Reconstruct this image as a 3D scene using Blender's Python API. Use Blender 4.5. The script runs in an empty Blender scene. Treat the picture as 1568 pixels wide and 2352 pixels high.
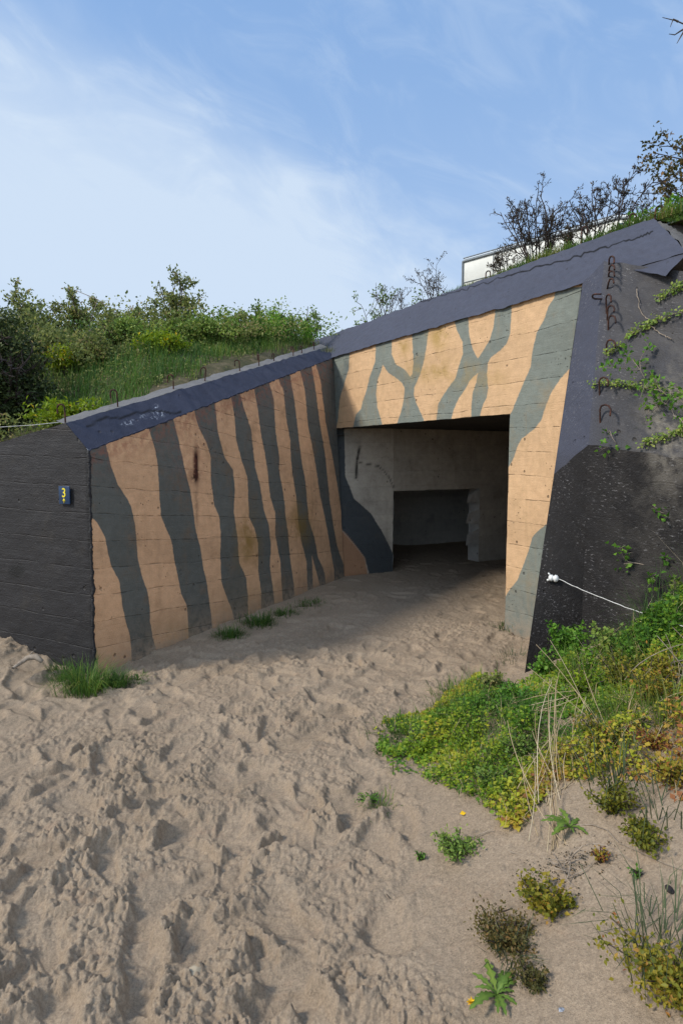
import bpy, math, random
import numpy as np
from mathutils import Vector
R = math.radians
rng = np.random.default_rng(7)
random.seed(7)
S = bpy.context.scene
COL = S.collection

# ------------------------------------------------------------------ camera
F = 1400.0; CX, CY = 784.0, 1176.0          # pixels of a 1568 x 2352 frame
PITCH = math.atan(126.0 / F)
EYE = np.array([0.0, 0.0, 1.6])
UP = np.array([0, math.sin(PITCH), math.cos(PITCH)])
FW = np.array([0, math.cos(PITCH), -math.sin(PITCH)])
def ray(x, y):
    return np.array([(x - CX) / F, 0, 0]) + UP * ((CY - y) / F) + FW
def at_z(x, y, z=0.0):
    d = ray(x, y); return EYE + d * ((z - EYE[2]) / d[2])
def at_Y(x, y, Y):
    d = ray(x, y); return EYE + d * (Y / d[1])
def at_plane(x, y, p, n):
    d = ray(x, y); return EYE + d * (np.dot(np.array(p) - EYE, n) / np.dot(d, n))
def proj(P):
    q = np.asarray(P) - EYE
    w = q @ FW
    return np.stack([CX + F * q[..., 0] / w, CY - F * (q @ UP) / w], -1)
cam = bpy.data.cameras.new('camera'); co = bpy.data.objects.new('camera', cam); COL.objects.link(co)
co.location = EYE; co.rotation_euler = (math.pi / 2 - PITCH, 0, 0)
cam.sensor_fit = 'VERTICAL'; cam.sensor_height = 36; cam.lens = 36 * F / 2352
cam.clip_start = 0.05; cam.clip_end = 3000
S.camera = co

# ------------------------------------------------------------------ noise
def _h(ix, iy, seed):
    with np.errstate(over='ignore'):
        h = ix.astype(np.int64).astype(np.uint32) * np.uint32(374761393) + iy.astype(np.int64).astype(np.uint32) * np.uint32(668265263) + np.uint32((seed * 974634777 + 12345) & 0xffffffff)
        h = (h ^ (h >> np.uint32(13))) * np.uint32(1274126177)
        h = (h ^ (h >> np.uint32(16))) * np.uint32(2246822519)
        h = h ^ (h >> np.uint32(15))
    return h.astype(np.float64) / 4294967295.0
def vnoise(x, y, seed=0):
    xi = np.floor(x); yi = np.floor(y); fx = x - xi; fy = y - yi
    ux = fx * fx * fx * (fx * (fx * 6 - 15) + 10); uy = fy * fy * fy * (fy * (fy * 6 - 15) + 10)
    a = _h(xi, yi, seed); b = _h(xi + 1, yi, seed); c = _h(xi, yi + 1, seed); d = _h(xi + 1, yi + 1, seed)
    return (a + (b - a) * ux) * (1 - uy) + (c + (d - c) * ux) * uy
def fbm(x, y, octv=4, seed=0, gain=0.5):
    s = 0; a = 1; t = 0
    for o in range(octv):
        c, sn = math.cos(o * 1.1 + .4), math.sin(o * 1.1 + .4)
        s = s + a * (vnoise((x * c - y * sn) * 2 ** o, (x * sn + y * c) * 2 ** o, seed + o) * 2 - 1); t += a; a *= gain
    return s / t
def sst(a, b, x):
    t = np.clip((x - a) / (b - a), 0, 1); return t * t * (3 - 2 * t)

# ------------------------------------------------------------------ mesh helpers
def mesh_np(name, parts, mat=None, parent=None, smooth=False, attrs=None, mats=None, fmat=None):
    """parts: list of (verts (n,3), faces (m,k))"""
    V = []; L = []; C = []; off = 0
    for v, f in parts:
        v = np.asarray(v, float).reshape(-1, 3); f = np.asarray(f, int)
        if len(v) == 0: continue
        V.append(v); L.append((f + off).ravel()); C.append(np.full(len(f), f.shape[1])); off += len(v)
    V = np.concatenate(V); L = np.concatenate(L); C = np.concatenate(C)
    me = bpy.data.meshes.new(name)
    me.vertices.add(len(V)); me.vertices.foreach_set('co', V.astype(np.float32).ravel())
    me.loops.add(len(L)); me.loops.foreach_set('vertex_index', L.astype(np.int32))
    me.polygons.add(len(C))
    me.polygons.foreach_set('loop_start', np.concatenate([[0], np.cumsum(C)[:-1]]).astype(np.int32))
    me.polygons.foreach_set('loop_total', C.astype(np.int32))
    if smooth: me.polygons.foreach_set('use_smooth', np.ones(len(C), bool))
    for k, a in (attrs or {}).items():
        a = np.asarray(a, np.float32)
        if a.ndim == 2:
            at = me.attributes.new(k, 'FLOAT_VECTOR', 'POINT'); at.data.foreach_set('vector', a.ravel())
        else:
            at = me.attributes.new(k, 'FLOAT', 'POINT'); at.data.foreach_set('value', a)
    for m in (mats or ([mat] if mat else [])): me.materials.append(m)
    if fmat is not None: me.polygons.foreach_set('material_index', np.asarray(fmat, np.int32))
    me.update(calc_edges=True); me.validate()
    o = bpy.data.objects.new(name, me); COL.objects.link(o)
    if parent: o.parent = parent
    return o
def tag(o, label=None, cat=None, group=None, kind=None):
    if label: o['label'] = label
    if cat: o['category'] = cat
    if group: o['group'] = group
    if kind: o['kind'] = kind
    return o
def thing(name, label, cat, group=None, loc=(0, 0, 0)):
    o = bpy.data.objects.new(name, None); COL.objects.link(o); o.empty_display_size = .1
    o.location = loc
    return tag(o, label, cat, group)
def local(o):
    return np.array(o.location)
def tube(pts, rad, k=5):
    pts = np.asarray(pts, float); n = len(pts)
    rad = np.broadcast_to(np.asarray(rad, float), (n,))
    t = np.gradient(pts, axis=0); t /= np.linalg.norm(t, axis=1)[:, None] + 1e-9
    ref = np.array([0, 0, 1.]) if abs(t[:, 2]).mean() < .8 else np.array([1., 0, 0])
    a = np.cross(t, ref); a /= np.linalg.norm(a, axis=1)[:, None] + 1e-9
    b = np.cross(t, a)
    ph = np.arange(k) * 2 * math.pi / k
    V = pts[:, None] + rad[:, None, None] * (np.cos(ph)[None, :, None] * a[:, None] + np.sin(ph)[None, :, None] * b[:, None])
    i = np.arange(n - 1)[:, None] * k; j = np.arange(k)[None]; j2 = (j + 1) % k
    Fq = np.stack([i + j, i + j2, i + k + j2, i + k + j], -1).reshape(-1, 4)
    return V.reshape(-1, 3), Fq
def join(parts):
    V = []; Fs = []; off = 0
    for v, f in parts:
        V.append(v); Fs.append(f + off); off += len(v)
    return np.concatenate(V), np.concatenate(Fs)
def box(c, sx, sy, sz, ax=(1, 0, 0), ay=(0, 1, 0), az=(0, 0, 1)):
    c = np.array(c, float); ax, ay, az = (np.array(q, float) for q in (ax, ay, az))
    V = np.array([c + ax * sx * i + ay * sy * j + az * sz * k for k in (-.5, .5) for j in (-.5, .5) for i in (-.5, .5)])
    return V, np.array([[0, 2, 3, 1], [4, 5, 7, 6], [0, 1, 5, 4], [2, 6, 7, 3], [0, 4, 6, 2], [1, 3, 7, 5]])
def unit(v):
    v = np.asarray(v, float); return v / (np.linalg.norm(v, axis=-1, keepdims=True) + 1e-9)
def randdir(n, r=None):
    return unit((r or rng).normal(size=(n, 3)))
def leaves(c, d, nrm, L, W, fold=.25):
    """folded diamond leaves: base c, direction d, normal nrm"""
    n = len(c); d = unit(d); s = unit(np.cross(d, nrm)); u = np.cross(s, d)
    L = np.broadcast_to(L, (n,))[:, None]; W = np.broadcast_to(W, (n,))[:, None]
    V = np.stack([c, c + d * L * .45 + s * W * .5 + u * W * fold, c + d * L - u * L * .12, c + d * L * .45 - s * W * .5 + u * W * fold], 1).reshape(-1, 3)
    i = np.arange(n)[:, None] * 4
    return V, np.concatenate([i + np.array([[0, 1, 2]]), i + np.array([[0, 2, 3]])])
def blades(p, h, w, lean, heading=None, curl=1.0, r=None):
    """grass blades: 5 verts, 3 tris each"""
    r = r or rng
    n = len(p); a = r.uniform(0, 2 * math.pi, n) if heading is None else heading
    h = np.broadcast_to(h, (n,)); w = np.broadcast_to(w, (n,)); lean = np.broadcast_to(lean, (n,))
    dr = np.stack([np.cos(a), np.sin(a), np.zeros(n)], -1); sd = np.stack([-np.sin(a), np.cos(a), np.zeros(n)], -1)
    z = np.array([[0, 0, 1.]])
    m = p + dr * (h * np.sin(lean) * .4)[:, None] + z * (h * np.cos(lean * .7) * .55)[:, None]
    l2 = np.minimum(lean * (1 + curl), 2.2)
    t = m + dr * (h * np.sin(l2) * .5)[:, None] + z * (h * np.cos(l2) * .5)[:, None]
    V = np.stack([p - sd * w[:, None] * .5, p + sd * w[:, None] * .5, m + sd * w[:, None] * .4, m - sd * w[:, None] * .4, t], 1).reshape(-1, 3)
    i = np.arange(n)[:, None] * 5
    return V, np.concatenate([i + np.array([[0, 1, 2]]), i + np.array([[0, 2, 3]]), i + np.array([[3, 2, 4]])])
def sdf(P, poly):
    """signed distance (pixels), positive inside"""
    poly = np.asarray(poly, float); P = np.asarray(P)
    d2 = np.full(len(P), 1e12); ins = np.zeros(len(P), bool)
    for a, b in zip(poly, np.roll(poly, -1, 0)):
        ab = b - a; ap = P - a
        t = np.clip((ap @ ab) / (ab @ ab + 1e-9), 0, 1)
        d2 = np.minimum(d2, ((ap - t[:, None] * ab) ** 2).sum(1))
        c = (a[1] > P[:, 1]) != (b[1] > P[:, 1])
        xx = a[0] + (P[:, 1] - a[1]) / (b[1] - a[1] if b[1] != a[1] else 1e-9) * ab[0]
        ins ^= c & (P[:, 0] < xx)
    return np.where(ins, 1, -1) * np.sqrt(d2)
def sdf_union(P, polys):
    return np.max([sdf(P, q) for q in polys], axis=0)

# ------------------------------------------------------------------ node helpers
class G:
    def __init__(s, name):
        s.m = bpy.data.materials.new(name); s.m.use_nodes = True; s.t = s.m.node_tree
        s.t.nodes.clear(); s.out = s.t.nodes.new('ShaderNodeOutputMaterial')
    def n(s, typ, ins=None, **pr):
        nd = s.t.nodes.new('ShaderNode' + typ)
        for k, v in pr.items(): setattr(nd, k, v)
        for k, v in (ins or {}).items(): s.set(nd.inputs[k], v)
        return nd
    def set(s, sock, v):
        if isinstance(v, bpy.types.NodeSocket): s.t.links.new(v, sock)
        elif isinstance(v, (tuple, list)) and len(v) == 3 and sock.type == 'RGBA': sock.default_value = (*v, 1)
        else: sock.default_value = v
    def math(s, op, a, b=0.0, c=None, clamp=False):
        nd = s.n('Math', {0: a, 1: b}, operation=op, use_clamp=clamp)
        if c is not None: s.set(nd.inputs[2], c)
        return nd.outputs[0]
    def mix(s, f, a, b, blend='MIX'):
        nd = s.n('Mix', data_type='RGBA', blend_type=blend)
        s.set(nd.inputs[0], f); s.set(nd.inputs[6], a); s.set(nd.inputs[7], b); return nd.outputs[2]
    def noise(s, vec, scale, detail=3.0, rough=.55, dist=0.0):
        return s.n('TexNoise', {'Vector': vec, 'Scale': scale, 'Detail': detail, 'Roughness': rough, 'Distortion': dist}).outputs[0]
    def ss(s, v, a, b, lo=0.0, hi=1.0):
        nd = s.n('MapRange', {0: v, 1: a, 2: b, 3: lo, 4: hi}, interpolation_type='SMOOTHSTEP'); return nd.outputs[0]
    def attr(s, name, out='Fac'):
        return s.n('Attribute', attribute_name=name).outputs[out]
    def pos(s):
        return s.n('NewGeometry').outputs['Position']
    def ramp(s, f, stops):
        nd = s.n('ValToRGB', {0: f}); e = nd.color_ramp.elements
        while len(e) < len(stops): e.new(.5)
        for q, (p, c) in zip(e, stops): q.position = p; q.color = (*c, 1)
        return nd.outputs[0]
    def bsdf(s, col, rough=.8, bump=None, dist=.01, strength=1.0, spec=.3, metal=0.0, **kw):
        b = s.n('BsdfPrincipled', {'Base Color': col, 'Roughness': rough, 'Specular IOR Level': spec, 'Metallic': metal})
        if bump is not None:
            bp = s.n('Bump', {'Height': bump, 'Distance': dist, 'Strength': strength}); s.set(b.inputs['Normal'], bp.outputs[0])
        s.t.links.new(b.outputs[0], s.out.inputs[0]); return b

def concrete(name, A, B=None, board=.19, seam=1.0, var=.25, pits=.6, grain=1.0, extra=(), grime=(.12, .10, .06), grime_amt=.25, edge=1.2, rough=.85, spec=.25, speck=None, boardtint=.12):
    g = G(name); w = g.attr('wall', 'Vector')
    n1 = g.noise(w, 1.3, 4); n2 = g.noise(w, 14, 5, .6); n3 = g.noise(w, 90, 4, .65)
    sep = g.n('SeparateXYZ', {0: w}); u, v = sep.outputs[0], sep.outputs[1]
    # shuttering boards
    wob = g.math('ADD', g.math('MULTIPLY', g.math('SUBTRACT', g.noise(w, .9, 2), .5), .09), g.math('MULTIPLY', g.math('SUBTRACT', g.noise(w, 9, 3), .5), .012))
    vb = g.math('DIVIDE', g.math('ADD', v, wob), board)
    fr = g.math('FRACT', vb); fl = g.math('FLOOR', vb)
    dd = g.math('ABSOLUTE', g.math('SUBTRACT', fr, .5))
    tear = g.noise(w, 5.0, 5, .75)
    line = g.math('MULTIPLY', g.ss(dd, .470, .498), g.ss(tear, .42, .66))
    btint = g.n('TexWhiteNoise', {'W': fl}, noise_dimensions='1D').outputs[0]
    grainvec = g.n('VectorMath', {0: w, 1: (2.0, 34, 1)}, operation='MULTIPLY').outputs[0]
    wood = g.noise(grainvec, 1.0, 4, .6, .4)
    if B is not None:
        pm = g.math('ADD', g.attr('paint'), g.math('MULTIPLY', g.math('SUBTRACT', g.noise(w, 22, 6, .75), .5), 5.0))
        base = g.mix(g.ss(pm, -edge, edge), A, B)
    else: base = g.mix(0.0, A, A)
    col = base
    # brightness variation of the paint coat
    hsv = lambda c, f: g.mix(1.0, c, f, 'MULTIPLY')
    tone = g.math('ADD', g.math('ADD', 1 - var * .5 - boardtint * .5, g.math('MULTIPLY', n1, var)), g.math('MULTIPLY', btint, boardtint))
    tone = g.math('MULTIPLY', tone, g.ss(n2, .25, .75, .90, 1.08))
    tone = g.math('MULTIPLY', tone, g.ss(n3, .3, .7, .93, 1.05))
    comb = g.n('CombineColor', {0: tone, 1: tone, 2: tone}).outputs[0]
    col = hsv(col, comb)
    # grime, blotchy
    gm = g.math('MULTIPLY', g.ss(g.noise(w, 3.1, 6, .68), .50, .74), grime_amt)
    col = g.mix(gm, col, grime)
    col = g.mix(g.math('MULTIPLY', line, .24 * min(seam, 1)), col, g.mix(.8, col, (.015, .012, .01)))
    # rain streaks
    sv2 = g.n('VectorMath', {0: w, 1: (11, .8, 1)}, operation='MULTIPLY').outputs[0]
    stk = g.math('MULTIPLY', g.ss(g.noise(sv2, 1.0, 4, .65), .50, .72), g.ss(g.noise(w, 1.1, 3), .40, .62))
    col = g.mix(g.math('MULTIPLY', stk, .34 if B is not None else .2), col, g.mix(.75, col, grime))
    # pits
    vo = g.n('TexVoronoi', {'Vector': w, 'Scale': 9.0, 'Randomness': 1.0}); 
    sel = g.n('SeparateColor', {0: vo.outputs['Color']}).outputs[0]
    pit = g.math('MULTIPLY', g.ss(vo.outputs['Distance'], .16, .06), g.ss(sel, .72, .76))
    vo2 = g.n('TexVoronoi', {'Vector': w, 'Scale': 42.0})
    sel2 = g.n('SeparateColor', {0: vo2.outputs['Color']}).outputs[0]
    pit2 = g.math('MULTIPLY', g.math('MULTIPLY', g.ss(vo2.outputs['Distance'], .3, .1), g.ss(sel2, .82, .86)), g.ss(g.noise(w, 2.3, 3), .5, .62))
    pitm = g.math('MULTIPLY', g.math('MAXIMUM', pit, pit2), pits)
    col = g.mix(pitm, col, (.03, .027, .024))
    for (an, c, sc, lo, hi) in extra:
        e = g.math('MULTIPLY', g.attr(an), g.ss(g.noise(w, sc, 5, .7), lo, hi))
        col = g.mix(g.math('MINIMUM', e, 1.0), col, c)
    if speck:
        sv = g.n('VectorMath', {0: w, 1: (28, 70, 1)}, operation='MULTIPLY').outputs[0]
        sp = g.math('MULTIPLY', g.ss(g.noise(sv, 1.0, 4, .7), .56, .70), g.ss(g.noise(w, 2.0, 4), .38, .62))
        col = g.mix(g.math('MULTIPLY', sp, speck[1]), col, speck[0])
    h = g.math('MULTIPLY', n2, .35 * grain)
    h = g.math('ADD', h, g.math('MULTIPLY', n3, .28 * grain))
    h = g.math('ADD', h, g.math('MULTIPLY', wood, .26 * seam))
    h = g.math('ADD', h, g.math('MULTIPLY', btint, .9 * seam))
    h = g.math('SUBTRACT', h, g.math('MULTIPLY', line, .75 * seam))
    h = g.math('SUBTRACT', h, g.math('MULTIPLY', pitm, 1.2))
    g.bsdf(col, rough, h, .012, 1.0, spec)
    return g.m

M = {}
TAR = (.017, .016, .017); BLUE = (.060, .065, .090)
M['wing'] = concrete('wing_paint', (.115, .116, .103), (.64, .380, .215), board=.2, extra=[('rust', (.035, .012, .008), 11, .34, .52), ('moss', (.22, .13, .02), 3.0, .30, .6), ('scuff', (.30, .10, .06), 16, .42, .58), ('foot_dark', (.03, .03, .025), 8, .3, .7), ('splash', (.34, .25, .175), 14, .3, .6)], grime=(.20, .11, .05), grime_amt=.42, var=.42)
M['facade'] = concrete('facade_paint', (.58, .38, .215), (.185, .205, .180), board=.205, grime=(.30, .20, .09), grime_amt=.34, extra=[('moss', (.33, .22, .05), 4.0, .35, .62), ('foot_dark', (.05, .05, .045), 6, .3, .7), ('splash', (.34, .25, .175), 14, .3, .6)], var=.26)
M['coping'] = concrete('coping_paint', (.037, .041, .064), board=.7, seam=.15, pits=.5, grime=(.02, .02, .03), grime_amt=.5, extra=[('white', (.55, .58, .64), 26, .50, .58), ('crack', (.006, .006, .008), 3, .1, .2)], var=.5)
M['roof'] = concrete('roof_edge_paint', BLUE, board=1.1, seam=.1, pits=.4, grime=(.05, .05, .07), grime_amt=.4, extra=[('crack', (.008, .008, .010), 3, .1, .2)], var=.4, grain=1.3)
M['tar'] = concrete('tar_coat', TAR, board=.2, seam=1.2, grain=1.6, pits=.8, grime=(.05, .042, .032), grime_amt=.35, var=.6, rough=.6, spec=.35, extra=[('hole', (.004, .004, .004), 9, .2, .3), ('crack', (.005, .005, .006), 3, .1, .2)])
M['flank'] = concrete('flank_coat', (.016, .0145, .0145), (.060, .059, .064), board=.24, seam=.22, grain=2.2, pits=.8, edge=5, grime=(.035, .03, .027), grime_amt=.4, var=.6, rough=.75, extra=[('strip', BLUE, 4, .12, .3), ('pale', (.20, .18, .15), 5, .38, .6)], speck=((.30, .29, .29), .75))
M['greytop'] = concrete('bare_concrete', (.17, .162, .158), board=.5, seam=.2, grain=1.4, grime=(.12, .11, .07), grime_amt=.6, var=.4)
M['tunnel'] = concrete('tunnel_paint', (.50, .435, .345), (.055, .062, .065), board=.2, seam=.5, grime=(.12, .1, .08), grime_amt=.4, var=.3, extra=[('orange', (.40, .21, .11), 3, .05, .15), ('crack', (.02, .018, .015), 12, .3, .5), ('dark_blotch', (.040, .038, .034), 1.6, .15, .60)])
M['dark'] = concrete('shade_concrete', (.035, .033, .03), board=.25, seam=.5)  # interior shade put into the concrete colour, cuts bounced light
M['innerwall'] = concrete('inner_wall', (.42, .395, .35), board=.22, seam=.6, grime=(.12, .11, .1), grime_amt=.5, var=.35)

def metal_rust():
    g = G('rusty_steel'); p = g.pos(); n = g.noise(p, 30, 4)
    g.bsdf(g.ramp(n, [(.3, (.018, .012, .011)), (.55, (.05, .022, .015)), (.75, (.15, .05, .022))]), .85, g.noise(p, 300, 3), .002); return g.m
M['rust'] = metal_rust()
def plain(name, c, rough=.6, nscale=20, amt=.15, spec=.4, bump=.0, metal=0.):
    g = G(name); p = g.pos(); n = g.noise(p, nscale, 4)
    f = g.ss(n, .3, .7, 1 - amt, 1 + amt); cc = g.n('CombineColor', {0: f, 1: f, 2: f}).outputs[0]
    g.bsdf(g.mix(1.0, c, cc, 'MULTIPLY'), rough, g.noise(p, nscale * 8, 3) if bump else None, bump or .001, 1.0, spec, metal); return g.m
def leafmat(name, stops, trans=.35, rough=.55, attrname='tint'):
    g = G(name); c = g.ramp(g.attr(attrname), stops)
    b = g.n('BsdfPrincipled', {'Base Color': c, 'Roughness': rough, 'Specular IOR Level': .3})
    t = g.n('BsdfTranslucent', {'Color': c}); mx = g.n('MixShader', {0: trans, 1: b.outputs[0], 2: t.outputs[0]})
    g.t.links.new(mx.outputs[0], g.out.inputs[0]); return g.m

# ------------------------------------------------------------------ ground
WD = unit(np.array([.36, .93, 0]))            # along the wing wall, away from the camera
WB = unit(np.array([-.93, .36, 0]))           # behind the wing wall
A0 = at_z(218, 1555); B0 = at_z(793, 1325)
WD = unit(B0 - A0); WB = np.array([-WD[1], WD[0], 0])
ED = WB.copy()                                 # end face runs off to the left
def bank(x, y):
    x0 = np.interp(y, [0, 1.5, 2.6, 3.2, 4.2, 5.0, 9], [.12, .18, .26, .42, 1.15, 1.75, 4.5])
    k = .12; t = (x - x0) / k
    sp = k * np.where(t > 30, t, np.log1p(np.exp(np.minimum(t, 30))))
    z = .47 * sp
    z = z + 2.7 * sst(2.22, 3.5, x + .12 * (y - 3.6)) * sst(1.6, 3.3, y) * sst(4.9, 4.3, y) + .25 * np.clip(x - 2.3, 0, 3) * sst(4.9, 4.3, y)
    return z, sp
def ground0(x, y):
    zb, sp = bank(x, y)
    rel_s = (x - A0[0]) * WD[0] + (y - A0[1]) * WD[1]; rel_w = (x - A0[0]) * WB[0] + (y - A0[1]) * WB[1]
    z = zb + .17 * sst(.05, 1.0, rel_w) * sst(-1.6, -.1, rel_s)
    z = z + .018 * fbm(x * .8, y * .8, 2, 11)
    return z
def zg(x, y):
    return float(ground0(np.array([x]), np.array([y]))[0])
def on_ground(px, py):
    """pixel -> point on the ground"""
    d = ray(px, py); t = np.arange(.3, 12, .006); p = EYE + d * t[:, None]
    k = np.nonzero(p[:, 2] <= ground0(p[:, 0], p[:, 1]))[0]
    return p[k[0]] if len(k) else at_z(px, py)

def crumbs(x, y, cell, prob, seed):
    """rounded crumbs strewn on a jittered lattice: height 0..1"""
    x = x / cell; y = y / cell; xi = np.floor(x); yi = np.floor(y); out = np.zeros_like(x)
    for dx in (-1, 0, 1):
        for dy in (-1, 0, 1):
            cx, cy = xi + dx, yi + dy
            rr = .25 + .42 * _h(cx, cy, seed + 2); on = _h(cx, cy, seed + 3) < prob
            ex = (x - cx - _h(cx, cy, seed)) ; ey = (y - cy - _h(cx, cy, seed + 1)); sq = .7 + .6 * _h(cx, cy, seed + 4)
            d = np.sqrt(ex * ex * sq + ey * ey / sq) / rr
            out = np.maximum(out, np.where(on, np.sqrt(np.clip(1 - d * d, 0, 1)) * rr, 0))
    return out
def build_sand():
    nr, na = 1050, 1250
    r = np.exp(np.linspace(math.log(.75), math.log(13), nr)); a = np.linspace(R(-56), R(56), na)
    RR, AA = np.meshgrid(r, a, indexing='ij')
    X = RR * np.sin(AA); Y = RR * np.cos(AA) 
    zb, sp = bank(X, Y)
    smooth = sst(.02, .22, sp + .10 * fbm(X * 2.2, Y * 2.2, 2, 5))       # undisturbed sand of the bank
    calm = sst(5.0, 7.5, Y)
    rough = (1 - smooth) * (1 - .62 * calm) * (.86 - .34 * sst(2.6, 4.4, Y))
    Z = ground0(X, Y)
    wx = X + .05 * fbm(X * 5, Y * 5, 2, 31); wy = Y + .05 * fbm(X * 5, Y * 5, 2, 37)
    # hummocks drawn out along one direction
    c, s = math.cos(R(62)), math.sin(R(62))
    ha, hb = wx * c + wy * s, -wx * s + wy * c
    Z += rough * (.020 * fbm(ha * 1.9, hb * 3.8, 2, 3) + .014 * fbm(ha * 6, hb * 10, 2, 4))
    H = np.zeros_like(Z); CL = np.ones_like(Z)
    # footprints
    pr = np.random.default_rng(21)
    da = a[1] - a[0]
    for i in range(620):
        if i < 330:
            rr = 1.2 + 3.9 * pr.uniform() ** .8; aa = pr.uniform(R(-46), R(30))
        else:
            rr = pr.uniform(4, 9.5); aa = pr.uniform(R(-32), R(18))
        px, py = rr * math.sin(aa), rr * math.cos(aa)
        if bank(np.array([px]), np.array([py]))[1][0] > .10 and pr.uniform() < .93: continue
        th = pr.choice([R(65), R(100), R(150), R(20)]) + pr.normal() * .5
        L = pr.uniform(.11, .16); Wd = pr.uniform(.045, .068); dep = pr.uniform(.012, .034) * (1 if i < 330 else .6)
        i0, i1 = np.searchsorted(r, [rr - .3, rr + .3]); ja = .3 / rr / da; jc = (aa - a[0]) / da
        j0, j1 = max(0, int(jc - ja)), min(na, int(jc + ja) + 1)
        if i1 <= i0 or j1 <= j0: continue
        sl = (slice(i0, i1), slice(j0, j1))
        dx, dy = wx[sl] - px, wy[sl] - py
        u = (dx * math.cos(th) + dy * math.sin(th)); v = (-dx * math.sin(th) + dy * math.cos(th))
        wv = Wd * (1 + .18 * np.sin(u / L * 2.2 + .6))
        q = np.sqrt((np.abs(u) / L) ** 2.6 + (np.abs(v) / wv) ** 2.6 + 1e-9) ** .8
        tilt = 1 + .45 * u / L * pr.choice([-1, 1])
        hole = -dep * tilt * sst(1.25, .55, q)
        rim = dep * .30 * np.exp(-((q - 1.38) / .28) ** 2) * (.5 + .5 * np.cos(np.arctan2(v, u) - pr.uniform(0, 6.28)) * .9 + .2)
        H[sl] = H[sl] * (1 - .75 * sst(1.15, .75, q)) * 1.0 + hole + rim
        CL[sl] *= 1 - .65 * sst(1.0, .6, q)
    Z += .80 * np.clip(H, -.042, .012) * (1 - .9 * smooth)
    clod = np.abs(fbm(wx * 7, wy * 7, 2, 51)) * 2.6 + np.abs(fbm(wx * 17, wy * 17, 2, 52)) * 2.4 + np.abs(fbm(wx * 38, wy * 38, 2, 53)) * 1.8
    lum = np.maximum(0, fbm(X * 24, Y * 24, 3, 61)) ** 1.1
    patch = .35 + .65 * sst(-.15, .35, fbm(X * 2.1, Y * 2.1, 3, 71))
    kx = X + .012 * fbm(X * 40, Y * 40, 2, 55); ky = Y + .012 * fbm(X * 40, Y * 40, 2, 56)
    Z += rough * CL * (.35 + .65 * patch) * (.0115 * clod + .004 * lum + .008 * fbm(X * 55, Y * 55, 2, 81) + .034 * crumbs(kx, ky, .060, .40, 101) * patch + .024 * crumbs(kx + 9, ky, .032, .6, 111) + .010 * crumbs(kx + 5, ky + 3, .017, .6, 121))
    Z += (1 - rough) * (.0030 * fbm(X * 32, Y * 32, 3, 91) + .010 * fbm(X * 4, Y * 4, 3, 95) * (1 - calm))
    # hollows and crumbs on the bank
    Z += smooth * .014 * np.maximum(0, fbm(X * 14, Y * 14, 4, 97) - .22)
    idx = np.arange(nr * na).reshape(nr, na)
    Fq = np.stack([idx[:-1, :-1], idx[:-1, 1:], idx[1:, 1:], idx[1:, :-1]], -1).reshape(-1, 4)
    g = G('sand'); p = g.pos()
    n1 = g.noise(p, 1.6, 4); n2 = g.noise(p, 60, 4, .7); n3 = g.noise(p, 420, 3, .7)
    col = g.ramp(n1, [(.3, (.300, .228, .158)), (.5, (.332, .255, .180)), (.7, (.365, .282, .200))])
    n4 = g.noise(p, 130, 3, .8); t = g.math('MULTIPLY', g.math('MULTIPLY', g.ss(n2, .25, .75, .84, 1.12), g.ss(n3, .3, .7, .84, 1.12)), g.ss(n4, .28, .72, .78, 1.18))
    col = g.mix(1.0, col, g.n('CombineColor', {0: t, 1: t, 2: t}).outputs[0], 'MULTIPLY')
    deb = g.math('MULTIPLY', g.attr('smooth'), g.math('MULTIPLY', g.ss(g.noise(p, 38, 5, .75), .66, .70), g.ss(g.noise(p, 5, 3), .5, .62)))
    col = g.mix(g.math('MULTIPLY', deb, .75), col, (.05, .033, .022))
    iron = g.ss(g.noise(p, 7, 4, .7), .55, .75, 0, .25)
    col = g.mix(iron, col, (.40, .25, .16))
    soil = g.attr('soil')
    sm = g.ss(g.math('ADD', soil, g.math('MULTIPLY', g.math('SUBTRACT', g.noise(p, 4, 4, .7), .5), .7)), .35, .75)
    col = g.mix(sm, col, (.085, .066, .052))
    h = g.math('ADD', g.math('MULTIPLY', n2, .9), g.math('ADD', g.math('MULTIPLY', n4, .8), g.math('MULTIPLY', n3, .5)))
    g.bsdf(col, .95, h, .006, 1.0, .15)
    o = mesh_np('sand', [(np.stack([X, Y, Z], -1).reshape(-1, 3), Fq)], g.m, smooth=True, attrs={'smooth': smooth.ravel(), 'soil': np.zeros(X.size)})
    tag(o, 'trodden beige sand full of footprints in front of the bunker', None, None, 'structure')
    return g.m
SANDM = build_sand()
gp = 400
o = mesh_np('ground', [(np.array([[-gp, -gp, -.35], [gp, -gp, -.35], [gp, gp, -.35], [-gp, gp, -.35]]), np.array([[0, 1, 2, 3]]))], SANDM, attrs={'smooth': np.ones(4), 'soil': np.zeros(4)})
tag(o, 'flat sandy ground spreading around the bunker', None, None, 'structure')

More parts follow.
